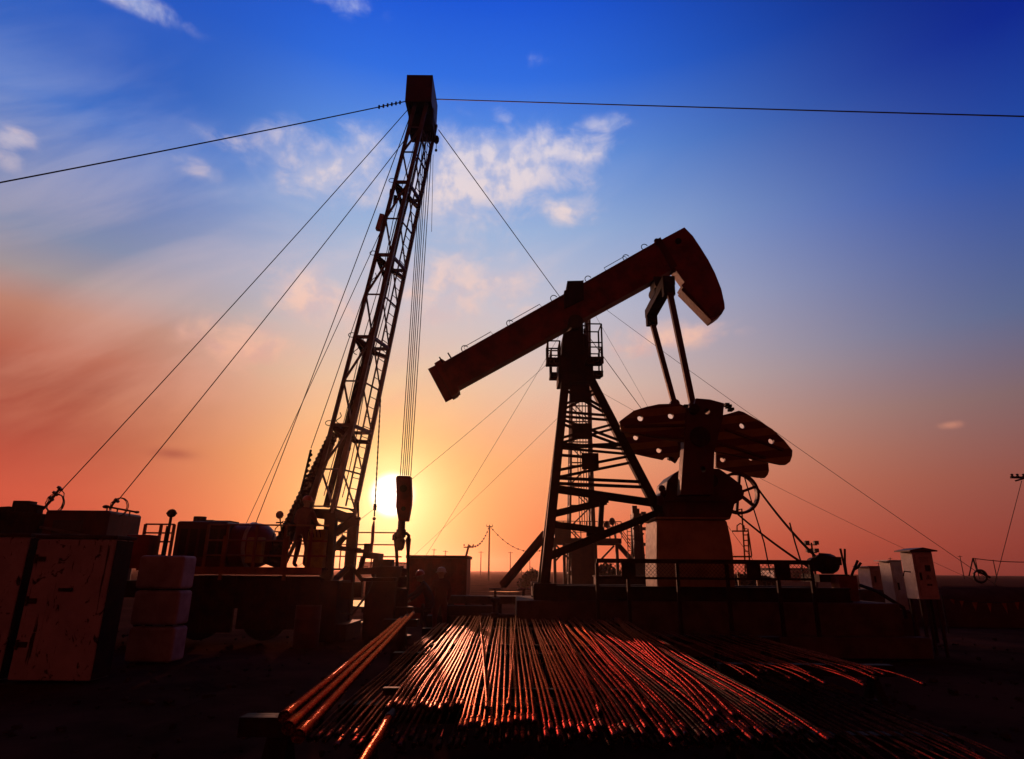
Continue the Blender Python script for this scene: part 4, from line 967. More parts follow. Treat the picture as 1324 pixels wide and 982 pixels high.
# plinth
pf = thing('plinth', (P(880,790,14.4).x, 15.6, 0), 'long low concrete plinth carrying the pumpjack', 'plinth')
mb = MB(); x0_, x1_ = P(668,785,14.4).x, P(1165,790,14.4).x
mb.bb(x0_, x1_, 14.4, 17.0, 0.0, zbase-.312); mb.build('plinth_block', 'concrete', pf, bevel=.03)
mb = MB(); mb.bb(x0_-.4, x1_+.3, 14.0, 14.39, 0.0, .42); mb.build('plinth_step', 'concrete', pf, bevel=.03)

# guard fence in front of the pumpjack
Yg = 13.9
gz = P(900,726,Yg).z
fn = thing('guard_fence', (P(910,790,Yg).x, Yg, 0.42), 'dark guard fence with top rail and wire mesh in front of the pumpjack', 'fence')
fx0, fx1 = P(771,727,Yg).x, P(1050,727,Yg).x
mb = MB(); mb.bb(fx0, fx1, Yg-.03, Yg+.03, gz-.05, gz+.04); mb.bb(fx0, fx1, Yg-.025, Yg+.025, gz-.38, gz-.33); mb.build('rail', 'black_steel', fn)
for px in (772, 812, 876, 940, 1005, 1049):
    xx = P(px,740,Yg).x; mb = MB(); mb.bb(xx-.035, xx+.035, Yg-.035, Yg+.035, .43, gz-.052); mb.build('post', 'black_steel', fn)
mb = MB()
for px0, px1 in ((803,821),(964,982),(1000,1020)):
    a_, b_ = P(px0,734,Yg), P(px1,734,Yg); mb = MB(); mb.bb(a_.x, b_.x, Yg-.05, Yg-.04, gz-.34, gz-.03); mb.build('sign_board', 'black_steel', fn)
mb = MB(); xx = fx0
while xx < fx1-.05:
    for a_, b_ in (((xx,gz-.34),(xx+.29,gz-.05)),((xx,gz-.05),(xx+.29,gz-.34))):
        mb.bar((a_[0],Yg,a_[1]), (min(b_[0],fx1),Yg,b_[1]), .007, .007)
    xx += .085
mb.build('wire_mesh', 'wire', fn)
# bright inner post behind fence
lt = thing('access_ladder', P(960,745,17.4), 'thin hooped access ladder standing behind the beige pedestal', 'ladder')
mb = MB(); f_ = lambda x, y: P(x,y,17.4)
mb.path([f_(946,687),(f_(967,687))], .022, 6); mb.path([f_(964,740), f_(959,658), f_(954,660)], .022, 6); mb.path([f_(953,688), f_(953,680), f_(957,677), f_(962,680), f_(963,688)], .018, 6); mb.path([f_(972,719), f_(967,684), f_(962,684)], .02, 6); mb.path([f_(940,720), f_(972,720)], .025, 6)
mb.path([f_(970,740), f_(967,690)], .022, 6)
for k in range(7): mb.path([f_(961+.2*k,692+7*k), f_(968+.3*k,692+7*k)], .015, 5)
for k in range(2): mb.bar(V((f_(964,740).x-.2+k*.5,17.4,0)), V((f_(964,740).x-.2+k*.5,17.4,f_(964,740).z)), .05, .05, (0,1,0))
mb.build('ladder_frame', 'yellow_paint', lt)

# ------------------------------------------------------------------ cabinets at the right
def cabinet(f0, f1, Y, d, label, legs=0.0, m='grey_paint', group='electric cabinets', roofpitch=.06, zbot=None):
    a_, b_ = P(f0[0],f0[1],Y), P(f1[0],f1[1],Y); x0, x1, z1, z0 = a_.x, b_.x, a_.z, b_.z
    t = thing('electric_cabinet', ((x0+x1)/2, Y+d/2, z0), label, 'cabinet', group)
    mb = MB(); mb.bb(x0, x1, Y, Y+d, z0, z1); body = mb.build('cabinet_body', m, t, bevel=.012)
    mb = MB(); o = .08; xm = (x0+x1)/2
    mb.prism([(x0-o,Y-o,z1+.003),(x1+o,Y-o,z1+.003),(x1+o,Y-o,z1+.03),(xm,Y-o,z1+.03+roofpitch),(x0-o,Y-o,z1+.03)], (0,d+2*o,0)); mb.build('cabinet_roof', 'dark_red' if roofpitch else m, t)
    mb = MB(); mb.bb(x0+.05, x1-.04, Y-.018, Y-.002, z0+.06, z1-.06); dr_ = mb.build('cabinet_door', m, t, bevel=.006)
    mb = MB()
    for k in range(5): mb.box(((x0+x1)/2, Y-.022, z1-.12-.028*k), ((x1-x0)*.42, .012, .012), Matrix.Rotation(.5,3,'X'))
    mb.build('louvre', m, dr_)
    mb = MB(); mb.tube((x1-.08,Y+d*.5,z0-.002),(x1-.08,Y+d*.5,max(0,z0-.9)),.03,n=8); mb.build('conduit', 'rubber', t)
    mb = MB(); mb.bb(x0+.08, x0+.11, Y-.05, Y-.018, (z0+z1)/2-.1, (z0+z1)/2+.06); mb.build('door_handle', 'black_steel', dr_)
    if legs:
        mb = MB()
        for xx in (x0+.04, x1-.04):
            for yy in (Y+.04, Y+d-.04): mb.bar((xx,yy,z0-.002),(xx,yy,0.0),.05,.05,(0,1,0))
        mb.build('cabinet_stand', 'rust', t)
    return t, x0, x1, z0, z1, dr_
t, x0, x1, z0, z1, dr_ = cabinet((1178.5,713.5),(1216,775.5), 14.3, .44, 'grey electric cabinet raised on legs with a small dark meter window', legs=1)
Y_ = 14.3-.0205
mb = MB(); p = P(1199.5,735,Y_); mb.bb(p.x-.06, p.x+.06, Y_-.004, Y_, p.z-.065, p.z+.065); mb.build('meter_window', 'glass', dr_)
def tri(p, s_): 
    o_ = [V((p.x,Y_-.003,p.z+s_*.62)), V((p.x-s_*.55,Y_-.003,p.z-s_*.35)), V((p.x+s_*.55,Y_-.003,p.z-s_*.35))]
    cn_ = sum(o_, V())/3; mb = MB(); i_ = [cn_ + (a-cn_)*.72 for a in o_]
    for k in range(3): l = (k+1)%3; mb.prism([o_[k], o_[l], i_[l], i_[k]], (0,.003,0))
    mb.bar(cn_+V((-.005,.001,.035)), cn_+V((.005,.001,-.02)), .012,.003,(0,1,0)); return mb
p = P(1200.5,747,Y_); tri(p, .10).build('warning_triangle', 'black_steel', dr_)
mb = MB(); p = P(1202.5,756.5,Y_); mb.bb(p.x-.06, p.x-.005, Y_-.004, Y_, p.z-.018, p.z+.018); mb.bb(p.x+.005, p.x+.05, Y_-.004, Y_, p.z-.018, p.z+.018); mb.build('notice_plate', 'black_steel', dr_)
mb = MB(); p = P(1165,738,14.45); mb.path([P(1168,745,14.6), P(1169,739,14.5), P(1178,740,14.4)], .014, 5); mb.build('cable_hook', 'black_steel', t)
tC, *_ = cabinet((1150.5,726),(1176,789), 15.2, .46, 'flat-roofed grey electric cabinet standing beside the cabinet on legs', roofpitch=0.0)
mb = MB(); p = P(1160,789,15.2); mb.bb(p.x-.35, p.x+.4, 15.15, 15.75, 0, p.z-.003); mb.build('cabinet_foot', 'concrete', tC)
tC, *_ = cabinet((1124,733.5),(1143,763), 17.6, .62, 'low grey electric cabinet behind the red crate', roofpitch=.0)
mb = MB(); p = P(1133,763,17.6); mb.bb(p.x-.5, p.x+.4, 17.55, 18.3, 0, p.z-.003); mb.build('cabinet_foot', 'concrete', tC)
ct = thing('crate', (P(1097,764,15.6).x, 15.6, 1.0), 'small dull red crate on the plinth edge beside the motor', 'crate')
a_, b_ = P(1084,745,15.5), P(1110,764,15.5)
mb = MB(); zc = zbase-.312; 
mb.bb(a_.x, a_.x+.03, 15.5, 15.9, zc, a_.z); mb.bb(b_.x-.03, b_.x, 15.5, 15.9, zc, a_.z); mb.bb(a_.x+.03, b_.x-.03, 15.5, 15.53, zc, a_.z); mb.bb(a_.x+.03, b_.x-.03, 15.87, 15.9, zc, a_.z); mb.bb(a_.x+.03, b_.x-.03, 15.53, 15.87, zc, zc+.03)
mb.build('crate_wall', 'red_paint', ct)
mb = MB()
for pts in ([(1096,757),(1092,734),(1086.5,709.5)],[(1095,745),(1092.5,728),(1092.3,710)]): mb.path([P(a,b,15.7) for a,b in pts], .028, 6)
tag(mb.build('pipe_wrench', 'black_steel'), 'forked steel tool standing upright in the red crate', 'tool')
mb = MB()
for pts in ([(1098,757),(1102,742),(1109,725)],[(1104,737),(1109,734),(1113,728)]): mb.path([P(a,b,15.72) for a,b in pts], .03, 6)
tag(mb.build('pipe_wrench', 'black_steel'), 'forked steel tool leaning sideways out of the red crate', 'tool')
mb = MB(); mb.path([P(1112,757,15.4), P(1135,765,14.9), P(1150,775,14.7), P(1168,786,14.6), P(1172,800,14.5)], .04, 6)
tag(mb.build('power_cable', 'rubber'), 'thick dark cable trailing from the red crate across the grey cabinet', 'cable')

# ------------------------------------------------------------------ right background
ro = thing('power_pole', (P(1331,740,38).x, 38, 0), 'power pole with short crossarm cut by the edge of the photo', 'pole')
p = P(1331,605,38); mb = MB(); mb.tube((p.x,38,0),(p.x,38,p.z),.14,.1,10); mb.build('pole', 'bark', ro)
mb = MB(); a_ = P(1307,617.5,38); mb.bar(a_, P(1340,618,38), .12, .12); mb.bar(P(1313,622,38), P(1331,617,38), .09,.09)
for px in (1309, 1316, 1324): q_ = P(px,617,38); mb.lathe([(.05,0),(.09,.05),(.05,.1),(.09,.16),(.03,.2)], q_, (0,0,1), 8)
mb.build('crossarm', 'bark', ro)
guy(P(1321,622,38), P(1292,733,36), 'thin stay wire hanging from the power pole at the photo edge', .018, 0, .1, group='other wires')
an = thing('wire_coil', G(1268,800), 'loop of wire rope on the bank beyond the raised cabinet', 'wire coil')
pz = P(1268,745.5,22); mb = coil(pz, .20, (.1,1,.1), turns=2, tr=.03); mb.path([P(1258,722,22), P(1263,737,22), P(1275,745,22)], .03, 5); mb.path([P(1258,722,22), P(1253,745,22)], .02, 5); mb.path([P(1262,738,22), P(1280,747,22)], .04, 5); mb.build('coil_loop', 'wire', an)
guy(P(1258,722,22), P(1330,727,22), 'short horizontal wire leaving the rope loop beyond the raised cabinet', .014, .04, group='other wires')
bk = thing('earth_bank', (P(1300,760,23).x, 24, 0), 'low dark earth bank running behind the electric cabinets', 'bank')
mb = MB(); rnd = random.Random(4); n = 60; xs = [P(1050,760,24).x + k*.35 for k in range(n)]
rows = []
for yy, hh in ((22.3,.0),(22.9,.75),(23.6,1.22),(25.0,1.25),(26.5,.0)):
    rows.append([V((x, yy + rnd.uniform(-.1,.1), max(-.1, hh*min(1, (k+1)/14) + rnd.uniform(-.06,.06)*(hh>0)))) for k, x in enumerate(xs)])
mb.add([p for r_ in rows for p in r_], [(j*n+i, j*n+i+1, (j+1)*n+i+1, (j+1)*n+i) for j in range(4) for i in range(n-1)])
mb.build('bank_soil', 'earth', bk)
# pennants
pn = thing('pennant_string', (P(1280,776,20).x, 20, 0), 'string of small orange triangular pennants in front of the earth bank', 'pennants')
A_, B_ = P(1218,772,20), P(1345,773,20)
mb = MB(); mb.path(wire_pts(A_, B_, .16, 20), .012, 5); 
for e in (A_, B_): mb.tube(V((e.x,e.y,0)), e+V((0,0,.05)), .03)
mb.build('line', 'wire', pn)
for k, px in enumerate((1231, 1243, 1259.5, 1278, 1297, 1314, 1329)):
    t = (P(px,774,20).x-A_.x)/(B_.x-A_.x); p = A_.lerp(B_, t) - V((0,0,.16*4*t*(1-t)+.012)); s_ = rnd.uniform(.05,.10)
    tw = rnd.uniform(-.5,.5); a_, b_, d_ = p+V((-s_,-.05*tw,0)), p+V((s_,.05*tw,0)), p+V((tw*.25,.2*tw,-.12-.2*rnd.random()))
    mb = MB(); mb.prism([a_, b_, d_], (0,.006,0)); mb.build('pennant', 'flag_cloth', pn)
# floodlight mast far behind the motor
fm = thing('light_mast', (P(1049,735,60).x, 60, 0), 'distant floodlight mast with four lamps behind the motor', 'light mast')
p = P(1049,702,60); mb = MB(); mb.tube((p.x,60,0), p, .12, .08, 8); mb.bar(p+V((-.55,0,-.2)), p+V((.5,0,-.2)), .08,.08); mb.bar(p+V((-.45,0,-.9)), p+V((.4,0,-.9)), .08,.08); mb.build('pole', 'far_steel', fm)
for dx_, dz_ in ((-.45,0),(.42,0),(-.38,-.7),(.34,-.7)):
    mb = MB(); mb.box(p+V((dx_,-.05,dz_)), (.4,.3,.34)); mb.build('lamp_head', 'far_steel', fm)
# far rig seen through the samson post
Yr = 46.0
fr = thing('workover_rig', (P(752,745,Yr).x, Yr, 0), 'second workover rig far off, seen through the legs of the pumpjack', 'drilling rig')
lx0, lx1 = P(735,740,Yr).x, P(766,740,Yr).x; tx0, tx1 = P(741,400,Yr).x, P(762,400,Yr).x; ztp = P(750,398,Yr).z
legs4 = [((lx0,Yr),(tx0,Yr)),((lx1,Yr),(tx1,Yr)),((lx0,Yr+1.6),(tx0,Yr+1.1)),((lx1,Yr+1.6),(tx1,Yr+1.1))]
lp = lambda i, t: V((legs4[i][0][0]*(1-t)+legs4[i][1][0]*t, legs4[i][0][1]*(1-t)+legs4[i][1][1]*t, ztp*t))
for i in range(4):
    mb = MB(); mb.bar(lp(i,0), lp(i,1), .17, .17, (0,1,0)); mb.build('mast_leg', 'far_steel', fr)
mb = MB(); nlev = 14
for k in range(nlev):
    t0, t1 = k/nlev, (k+1)/nlev
    for a_, b_ in ((0,1),(1,3),(2,3),(0,2)):
        mb.bar(lp(a_,t1), lp(b_,t1), .09); mb.bar(lp(a_,t0), lp(b_,t1), .075) if k%2 else mb.bar(lp(b_,t0), lp(a_,t1), .075)
mb.build('mast_brace', 'far_steel', fr)
mb = MB(); cx = P(750,500,Yr).x
for k in range(4): mb.tube((cx-.35+.3*k,Yr+.7,ztp), (cx-.2+.18*k,Yr+.7,4.5), .035, n=5)
mb.tube((P(762,500,Yr).x,Yr-.3,0),(P(760,500,Yr).x,Yr-.3,ztp*.95),.14,n=8)
mb.build('hoist_line', 'far_steel', fr)
mb = MB(); za = P(740,697,Yr).z; mb.bb(P(712,700,Yr).x, P(800,700,Yr).x, Yr-1.2, Yr+2.5, za-.35, za); mb.bb(P(716,690,Yr).x, P(735,690,Yr).x, Yr-.8, Yr+.5, za, za+1.1)
mb.bb(P(738,720,Yr).x, P(766,720,Yr).x, Yr-.6, Yr+2, 0, za-.36)
for px in (716, 728, 768, 795): x_ = P(px,720,Yr).x; mb.bb(x_-.1, x_+.1, Yr-1.1, Yr-.9, 0, za-.35)
mb.bar(P(797,702,Yr), P(819,727,Yr), .35, .3); mb.bar(P(794,706,Yr), P(772,729,Yr), .12,.12); mb.bar(P(716,728,Yr), P(740,702,Yr), .12,.12); mb.bar(P(716,702,Yr), P(740,728,Yr), .12,.12)
fp = mb.build('rig_floor', 'far_steel', fr)
mb = MB()
for k in range(13): x_ = P(712,690,Yr).x + k*(P(800,690,Yr).x-P(712,690,Yr).x)/12; mb.bar((x_,Yr-1.2,za),(x_,Yr-1.2,za+1.15),.06,.06,(0,1,0))
for h in (.4,.78,1.15): mb.bar((P(712,690,Yr).x,Yr-1.2,za+h),(P(800,690,Yr).x,Yr-1.2,za+h),.05,.05)
mb.build('floor_rail', 'far_steel', fp)
for px, py in ((785,678.5),(791.5,674.5)):
    p = P(px,py,Yr); mb = MB(); mb.tube((p.x,Yr-1.1,za), p, .05, n=6); mb.ball(p, .28, 10, (.8,.6,1)); mb.build('rig_lamp', 'far_steel', fr)
mb = MB()
for k in range(3): mb.bar(P(797+k*2,676+k*6,Yr), P(815+k*1,700+k*6,Yr), .05,.05)
mb.build('stair_rail', 'far_steel', fr)
F1 = P(750,402,Yr)
fg = 'guy wires of the far rig'
guy(P(742,402,Yr), P(585,660,50), 'faint far guy wire slanting down behind the red cabin roof', .014, .3, .2, group=fg)
guy(P(741,440,Yr), P(540,603,42), 'faint far guy wire crossing low toward the travelling block', .013, .6, .2, group=fg)
guy(P(742,520,Yr), P(553,700,60), 'lowest faint far guy wire reaching the ground near the red cabin', .013, .2, .2, group=fg)
guy(P(764,386,Yr), P(1254,732,38), 'far guy wire running over the striped counterweights to the bank', .016, .25, .2, group=fg)
guy(P(764,398,Yr), P(838,526,58), 'faint far guy wire dropping steeply behind the striped counterweights', .013, .1, .2, group=fg)
guy(P(764,500,Yr), P(1240,738,50), 'faint far guy wire passing below the striped counterweights', .013, .6, .2, group=fg)
# folded derrick
Yd = 44.0
dk = thing('service_derrick', (P(826,745,Yd).x, Yd, 0), 'short dark derrick far behind, between pumpjack post and pedestal', 'derrick')
mb = MB(); xa, xb_ = P(819,700,Yd).x, P(833,700,Yd).x; zd = P(826,664,Yd).z
mb.bb(xa+.1, xb_-.05, Yd+.1, Yd+1.0, 0, zd*.86)
for x_ in (xa, xb_): mb.bar((x_,Yd,0),(x_+(.15 if x_==xa else -.2),Yd,zd),.14,.14,(0,1,0)); mb.bar((x_,Yd+1.1,0),(x_+(.15 if x_==xa else -.2),Yd+1.1,zd),.14,.14,(0,1,0))
for k in range(16):
    h0, h1 = zd*k/16, zd*(k+1)/16; mb.bar((xa,Yd,h0 if k%2 else h1),(xb_,Yd,h1 if k%2 else h0),.08,.08)
    if k % 3 == 0: mb.box((xb_+.05,Yd,h1), (.3,.3,.2))
dkb = mb.build('derrick_frame', 'far_steel', dk)
mb = MB(); mb.box((xa+.25,Yd+.5,zd+.1), (.35,.5,.9)); mb.box((xb_-.28,Yd+.5,zd-.0), (.22,.5,.7)); mb.build('derrick_head', 'far_steel', dk)
mb = MB(); l0, l1 = P(811,690,Yd).x, P(816.5,690,Yd).x
for x_ in (l0,l1): mb.bar((x_,Yd,0),(x_,Yd,zd*.86),.05,.05,(0,1,0))
for k in range(18): mb.bar((l0,Yd,.3+k*zd*.86/19),(l1,Yd,.3+k*zd*.86/19),.04,.04)
mb.build('derrick_ladder', 'far_steel', dk)
# dark low tanks behind the fence
lw = thing('pipe_bundle_rack', (P(818,750,28).x, 28, 0), 'dark low steel tank far behind the guard fence', 'tank')
mb = MB(); a_, b_ = P(772,746,28), P(848,760,28); mb.bb(a_.x, b_.x, 28, 29.2, .02, a_.z); mb.build('tank_wall', 'black_steel', lw, bevel=.04)
mb = MB(); mb.bb(a_.x-.05, b_.x+.05, 27.95, 29.25, a_.z+.003, a_.z+.05); mb.build('tank_lid', 'rust', lw)
lw.name = 'steel_tank'
# distant power poles with festooned wire
pole_data = [(633,680,735,110,'distant wooden power pole, the tallest on the horizon beside the red cabin'),(606,706,742,70,'short leaning power pole at the corner of the red cabin roof')]
tops2 = []
for px, pt_, pb_, Y, lb in pole_data:
    t_ = P(px,pt_,Y); lean = -1.0 if px == 606 else 0
    o = thing('power_pole', (t_.x+lean, Y, 0), lb, 'pole')
    mb = MB(); mb.tube((t_.x+lean,Y,0), t_, .16, .11, 8); mb.build('pole', 'bark', o)
    mb = MB(); mb.bar(t_+V((-.55,0,-.15)), t_+V((.55,0,-.15)), .12,.12); 
    for k in (-.5,0,.5): mb.ball(t_+V((k,0,.08)), .1, 6)
    mb.build('crossarm', 'bark', o); tops2.append(t_)
def festoon(A, B, sag, label):
    mb = MB(); pts = wire_pts(A, B, sag, 30); mb.path(pts, .035, 5)
    for k in range(2,30,3): mb.ball(pts[k], .14, 6)
    tag(mb.build('festoon_cable', 'wire'), label, 'cable', 'festooned cables')
festoon(tops2[0], tops2[1], 1.2, 'knotted overhead cable between the tall pole and the short leaning pole')
festoon(tops2[0], P(700,712,105), 1.6, 'knotted overhead cable from the tall distant pole toward the pumpjack')
hz_p = [(622,713),(660,712),(676,722),(690,718),(576,712),(555,708),(1236,722),(1246,718),(1284,724),(1300,722),(1316,716),(1228,726)]
mbp = MB(); mbp.tube((0,0,0),(0,0,7.5),.13,.09,6); pole0 = None
for k, (px, py) in enumerate(hz_p):
    Y = 230; t_ = P(px,py,Y)
    if pole0 is None:
        pole0 = thing('utility_pole', (t_.x,Y,0), 'tiny utility pole far off on the hazy horizon', 'pole', 'utility poles on the horizon')
        mb = MB(); mb.tube((t_.x,Y,0),(t_.x,Y,9),.2,.14,6); mb.build('pole', 'bark', pole0)
        mb = MB(); mb.bar((t_.x-.9,Y,8.6),(t_.x+.9,Y,8.6),.16,.16); mb.build('crossarm', 'bark', pole0)
        o = pole0
    else: o = copy_tree(pole0)
    o.location = (t_.x, Y + (k%4)*15, 0); o.scale = (1,1,max(.5,t_.z/9))
# shrubs near the horizon
def shrub(px, py, Y, w, h, label, seed):
    rnd = random.Random(seed); p = P(px,py,Y); t = thing('shrub', (p.x,Y,0), label, 'shrub', 'shrubs beyond the site')
    mb = MB()
    for k in range(7): a = rnd.uniform(0,6.28); mb.path([(p.x,Y,0),(p.x+.25*w*math.cos(a),Y+.25*w*math.sin(a),h*.5),(p.x+.5*w*math.cos(a),Y+.4*w*math.sin(a),h*rnd.uniform(.7,.95))], [.05,.035,.015], 5)
    mb.build('stem', 'bark', t); mb = MB()
    for k in range(520):
        a, r_, u = rnd.uniform(0,6.28), rnd.random()**.5, rnd.random()
        c = V((p.x+w*.6*r_*math.cos(a)*(1-.5*u*u), Y+w*.5*r_*math.sin(a), h*(.12+.9*u*(1-.35*r_))))
        d1 = V((rnd.uniform(-1,1),rnd.uniform(-1,1),rnd.uniform(-1,1))).normalized()*.16*w/2; d2 = V((rnd.uniform(-1,1),rnd.uniform(-1,1),rnd.uniform(-1,1))).normalized()*.10*w/2
        mb.add([c-d1, c+d2, c+d1, c-d2], [(0,1,2,3)])
    mb.build('foliage', 'leaf', t, flat=True)
for i, (px, Y, w, h, lb) in enumerate([(688,60,2.4,2.0,'dark shrub beyond the site, left open between post legs and red cabin'),(784,58,3.4,2.5,'dark bushy shrub seen under the far rig platform'),(846,60,2.4,2.2,'thin shrub showing beside the beige pedestal'),(965,62,3,1.8,'low shrub behind the fence mesh next to the hooped ladder'),(985,66,3,1.6,'low pale shrub behind the fence boards near the motor')]):
    shrub(px, 745, Y, w, h, lb, 70+i)
bpy.data.objects['shrub']['label'] = 'dark shrub beyond the site between the pumpjack post and the red cabin'
# low distant sheds
for px0, px1, py, Y, lb in ((1000,1046,737,140,'pale flat building far behind the motor'),(466,520,729,150,'long low pale building far behind the wellhead')):
    a_, b_ = P(px0,py,Y), P(px1,py,Y); t = thing('low_building', ((a_.x+b_.x)/2,Y+4,0), lb, 'building')
    mb = MB(); mb.bb(a_.x, b_.x, Y, Y+8, 0, a_.z); mb.build('wall', 'grey_paint', t); mb = MB(); mb.bb(a_.x-.3, b_.x+.3, Y-.3, Y+8.3, a_.z+.01, a_.z+.4); mb.build('roof', 'rust', t)
    mb = MB()
    for k in range(4): x_ = a_.x+(b_.x-a_.x)*(k+.5)/4; mb.bb(x_-.6, x_+.6, Y-.05, Y-.01, .9, max(1.2,a_.z-.5))
    mb.build('window', 'glass', t)

# ------------------------------------------------------------------ rod racks
def trestle(y, x0, x1, ztop, label, group='pipe rack trestles'):
    t = thing('pipe_trestle', ((x0+x1)/2, y, 0), label, 'trestle', group)
    mb = MB(); mb.bb(x0, x1, y-.08, y+.08, ztop-.13, ztop); mb.build('cross_beam', 'black_steel', t, bevel=.006)
    for xx in (x0+.25, (x0+x1)/2, x1-.25):
        mb = MB(); mb.bar((xx,y-.3,0.0),(xx,y,ztop-.132),.08,.08,(1,0,0)); mb.bar((xx,y+.3,0.0),(xx,y,ztop-.132),.08,.08,(1,0,0)); mb.bar((xx,y-.2,.2),(xx,y+.2,.2),.05,.05,(1,0,0)); mb.build('trestle_leg', 'black_steel', t)
ZR = .68
trestle(5.5, -1.35, 2.05, ZR, 'black steel trestle under the coupling ends of the rods')
trestle(8.7, -1.5, 2.3, ZR, 'black steel trestle under the middle of the rods')
trestle(12.2, -1.6, 2.4, ZR, 'black steel trestle under the far ends of the rods')
LEN = 8.6
def rod_mesh(seed):
    rnd = random.Random(seed); ph, ph2 = rnd.uniform(0,6.28), rnd.uniform(0,6.28); a = rnd.uniform(.001,.005)
    pts = []
    for k in range(25):
        y = LEN*k/24; s_ = y/LEN
        sag = -.012*math.sin(math.pi*min(1,max(0,(y-1.0)/3.4)))**2 - .012*math.sin(math.pi*min(1,max(0,(y-4.4)/3.5)))**2 - (.03*(1-y/1.0)**2 if y < 1 else 0)
        pts.append(V((a*math.sin(5*s_+ph)+a*.5*math.sin(11*s_+ph2), y, sag)))
    return pts
R_ROD = .0100
protos = []
for k in range(12):
    rm = 'rod_steel' if k < 8 else 'dull_rod'
    pts = rod_mesh(k)
    r0 = bpy.data.objects.new('sucker_rod', None)
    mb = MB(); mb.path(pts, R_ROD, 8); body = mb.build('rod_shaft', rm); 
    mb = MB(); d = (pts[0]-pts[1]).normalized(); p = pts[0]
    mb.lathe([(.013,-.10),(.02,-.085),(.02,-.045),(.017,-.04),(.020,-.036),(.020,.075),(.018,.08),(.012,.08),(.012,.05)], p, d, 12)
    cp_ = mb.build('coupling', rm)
    mb = MB(); mb.lathe([(.013,-.08),(.019,-.07),(.019,-.03),(.012,-.025),(.012,.03)], pts[-1], (pts[-1]-pts[-2]).normalized(), 10); pe = mb.build('threaded_pin', rm)
    protos.append((r0, body, cp_, pe))
def place_rod(k, x, y, z, rz, rx, label, group, name='sucker_rod', s=(1,1,1)):
    r0, *parts = protos[k]
    t = thing(name, (x,y,z), label, 'rod', group); t.rotation_euler = (rx, 0, rz); t.scale = s
    for p in parts:
        c_ = p.copy(); COL.objects.link(c_); c_.parent = t
rnd = random.Random(5)
# lower layer
x = -1.28
while x < 2.05:
    f = (x+1.28)/3.33; xe = -1.42 + f*3.75
    L0 = 4.5 + rnd.uniform(-.15,.15)
    place_rod(rnd.randrange(8) if rnd.random() < .3 else 8+rnd.randrange(4), x, L0, ZR+R_ROD+.001+rnd.uniform(0,.002), -math.atan2(xe-x+rnd.uniform(-.05,.05), LEN), 0, 'steel sucker rod in the lower layer of the big rod rack', 'sucker rods, lower layer')
    x += rnd.choice((.042,.044,.05,.065))
# packers between layers
for y in (5.55, 8.65, 12.1):
    mb = MB(); mb.bb(-1.02, 2.0, y-.03, y+.03, ZR+.047, ZR+.105)
    tag(mb.build('spacer_bar', 'black_steel'), {5.55:'flat spacer bar between the rod layers, closest to the couplings', 8.65:'flat spacer bar between the rod layers, middle one of three', 12.1:'flat spacer bar between the rod layers, beneath the far rod ends'}[y], 'bar', 'spacer bars')
# top layer
x = -.86; ZT = ZR+.106+R_ROD
while x < 1.95:
    f = (x+.86)/2.81; xe = -1.02 + f*3.25
    near = 4.95 if x < -.34 else 4.28
    if -.34 <= x < .2: near = 4.45
    L0 = near + rnd.uniform(-.13,.13)
    place_rod(8+rnd.randrange(4) if rnd.random() < (.12 if x < .9 else .42) else rnd.randrange(8), x, L0, ZT+rnd.uniform(0,.002), -math.atan2(xe-x+rnd.uniform(-.04,.04), LEN), 0, 'steel sucker rod in the bright top layer of the big rod rack', 'sucker rods, top layer')
    x += rnd.choice((.033,.036,.040,.042,.060 if rnd.random()<.5 else .036))
# odd rods lying on top
for k, (x, xe, dy) in enumerate(((.62,.95,.1),(1.30,2.05,-.1),(1.36,2.08,.0),(1.43,2.12,.15),(1.50,2.15,.05),(-.15,-.62,.2),(.0,.12,.3),(.95,1.3,.2))):
    place_rod(k % 8, x, 4.6+dy, ZT+.028, -math.atan2(xe-x, LEN), 0, 'loose steel sucker rod lying across the top layer of rods', 'loose sucker rods on top')
# right hand stack
trestle(8.4, 2.6, 4.75, .62, 'black steel trestle under the small rod stack by the plinth')
trestle(11.8, 2.6, 4.75, .62, 'black steel trestle under the far ends of the small rod stack')
x = 2.35
k = 0
while x < 4.3:
    f = (x-2.35)/2.5
    place_rod(k % 8, x+.3, 7.5+rnd.uniform(-.5,.5), .62+R_ROD+.001, rnd.uniform(-.015,.03), 0, 'steel sucker rod in the sparse small stack near the concrete plinth', 'sucker rods, small stack', s=(1,.56,1))
    k += 1; x += rnd.choice((.06,.07,.12,.22,.30))
# dull rusty fan further right
trestle(6.2, 2.2, 4.0, .34, 'low black trestle under the dull rusty rods'); trestle(9.8, 2.4, 4.5, .34, 'low black trestle under the far ends of the dull rusty rods')
x = 2.12; k = 0
while x < 3.9:
    place_rod(8 + k % 4, x, 5.2+rnd.uniform(-.5,.6), .34+R_ROD+.001, -rnd.uniform(.05,.09), 0, 'dull rusty sucker rod in the low fan right beside the bright rods', 'dull sucker rods, low fan', s=(1,.66,1))
    k += 1; x += rnd.choice((.045,.05,.06,.09))
for r0, *parts in protos:
    for p in parts: bpy.data.objects.remove(p)
    bpy.data.objects.remove(r0)
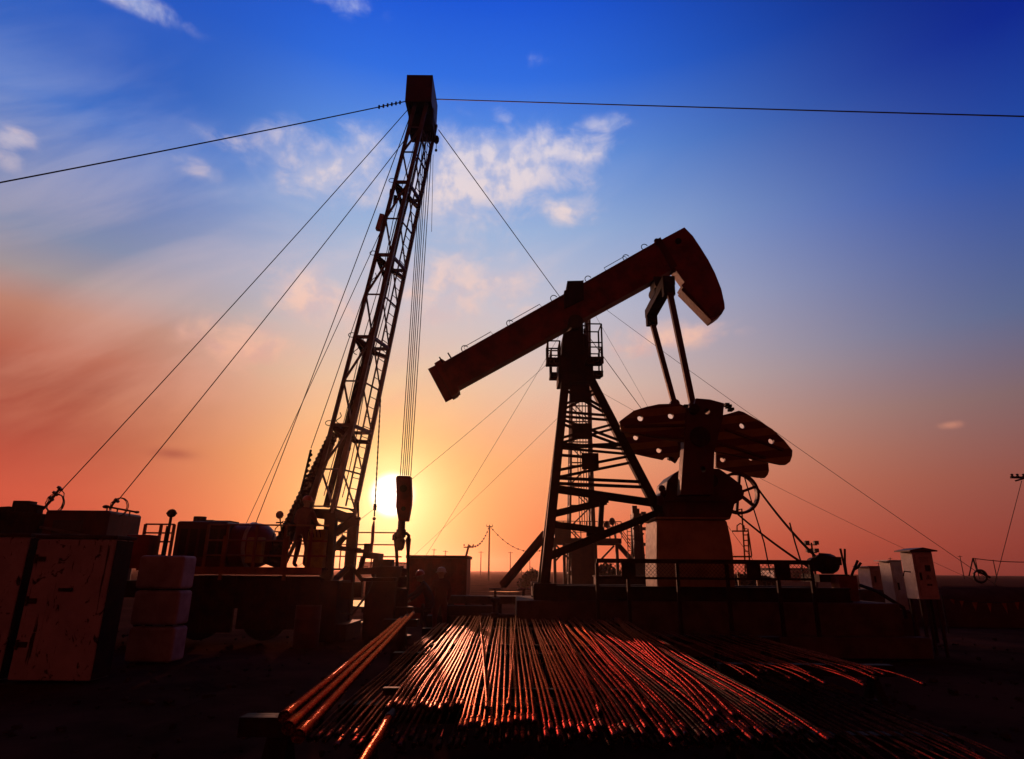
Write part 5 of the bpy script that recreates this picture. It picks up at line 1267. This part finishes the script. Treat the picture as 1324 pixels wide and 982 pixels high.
# three big tubing joints at the left
trestle(5.15, -1.98, -1.4, .655, 'short black trestle carrying the three tubing joints')
trestle(12.6, -2.4, -1.75, .80, 'tall short trestle under the far ends of the tubing joints')
def tubing(A, B, r_, label, group, up=.0):
    t = thing('tubing_joint', A.lerp(B,.5), label, 'pipe', group); d = (B-A)
    rndp = random.Random(int(A.x*1000)); n = 20
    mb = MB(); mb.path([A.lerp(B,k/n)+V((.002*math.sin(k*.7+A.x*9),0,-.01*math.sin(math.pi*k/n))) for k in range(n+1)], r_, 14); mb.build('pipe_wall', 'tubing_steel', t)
    mb = MB(); dn = d.normalized(); mb.lathe([(r_*.7,.02),(r_*1.22,0),(r_*1.22,.22),(r_*1.0,.23)], A-dn*.03, dn, 16); mb.build('collar', 'tubing_steel', t)
    mb = MB(); mb.lathe([(r_*1.0,-.2),(r_*1.1,-.18),(r_*1.1,.0),(r_*.7,.01)], B, dn, 14); mb.build('thread_cap', 'rust', t)
gl = 'big tubing joints beside the rods'
for k, (a_, b_, lb) in enumerate((((369,926),(519,800),'rusty tubing joint, outermost of the three toward the white blocks'),((374,940),(526,797),'rusty tubing joint lying between two others'),((387,951),(534,793),'bright rusty tubing joint, nearest of the three to the rods'))):
    A = G(*a_, .70); dr = None
    B = G(*b_, .86) if True else None
    B = A + (B-A).normalized()*9.4 if (B-A).length > 9.6 else B
    tubing(A, B, .036, lb, gl)
A = G(452,1012,.75); B = G(507,922,.725)
tubing(A, B, .03, 'single bright pipe end pointing out under the couplings', None)
# low sawhorse end visible at the left of the tubing
for k, (px, py) in enumerate(((150,905),(300,960))): pass

# haze
def haze(density, color):
    m = bpy.data.materials.new('haze_air'); m.use_nodes = True; nt_ = m.node_tree; nt_.nodes.clear()
    o_ = nt_.nodes.new('ShaderNodeOutputMaterial'); pv = nt_.nodes.new('ShaderNodeVolumePrincipled')
    pv.inputs['Color'].default_value = color; pv.inputs['Density'].default_value = density; pv.inputs['Anisotropy'].default_value = 0.85
    nt_.links.new(pv.outputs[0], o_.inputs['Volume']); M['haze_air'] = m
    mb = MB(); mb.bb(-1110, 1110, -410, 1320, -1.2, 24); ob = mb.build('haze', 'haze_air', flat=True); ob['kind'] = 'stuff'
HAZE = 0.0003
if HAZE: haze(HAZE, (1.0, .62, .5, 1))

# ------------------------------------------------------------------ render settings
sc.view_settings.view_transform = 'Standard'; sc.view_settings.look = 'None'
sc.view_settings.exposure = 0.0; sc.view_settings.gamma = 1.0; sc.view_settings.use_curve_mapping = False
sc.render.engine = 'CYCLES'
sc.cycles.use_denoising = True
sc.cycles.max_bounces = 5; sc.cycles.diffuse_bounces = 2; sc.cycles.glossy_bounces = 3; sc.cycles.volume_bounces = 0
sc.cycles.sample_clamp_indirect = 4.0
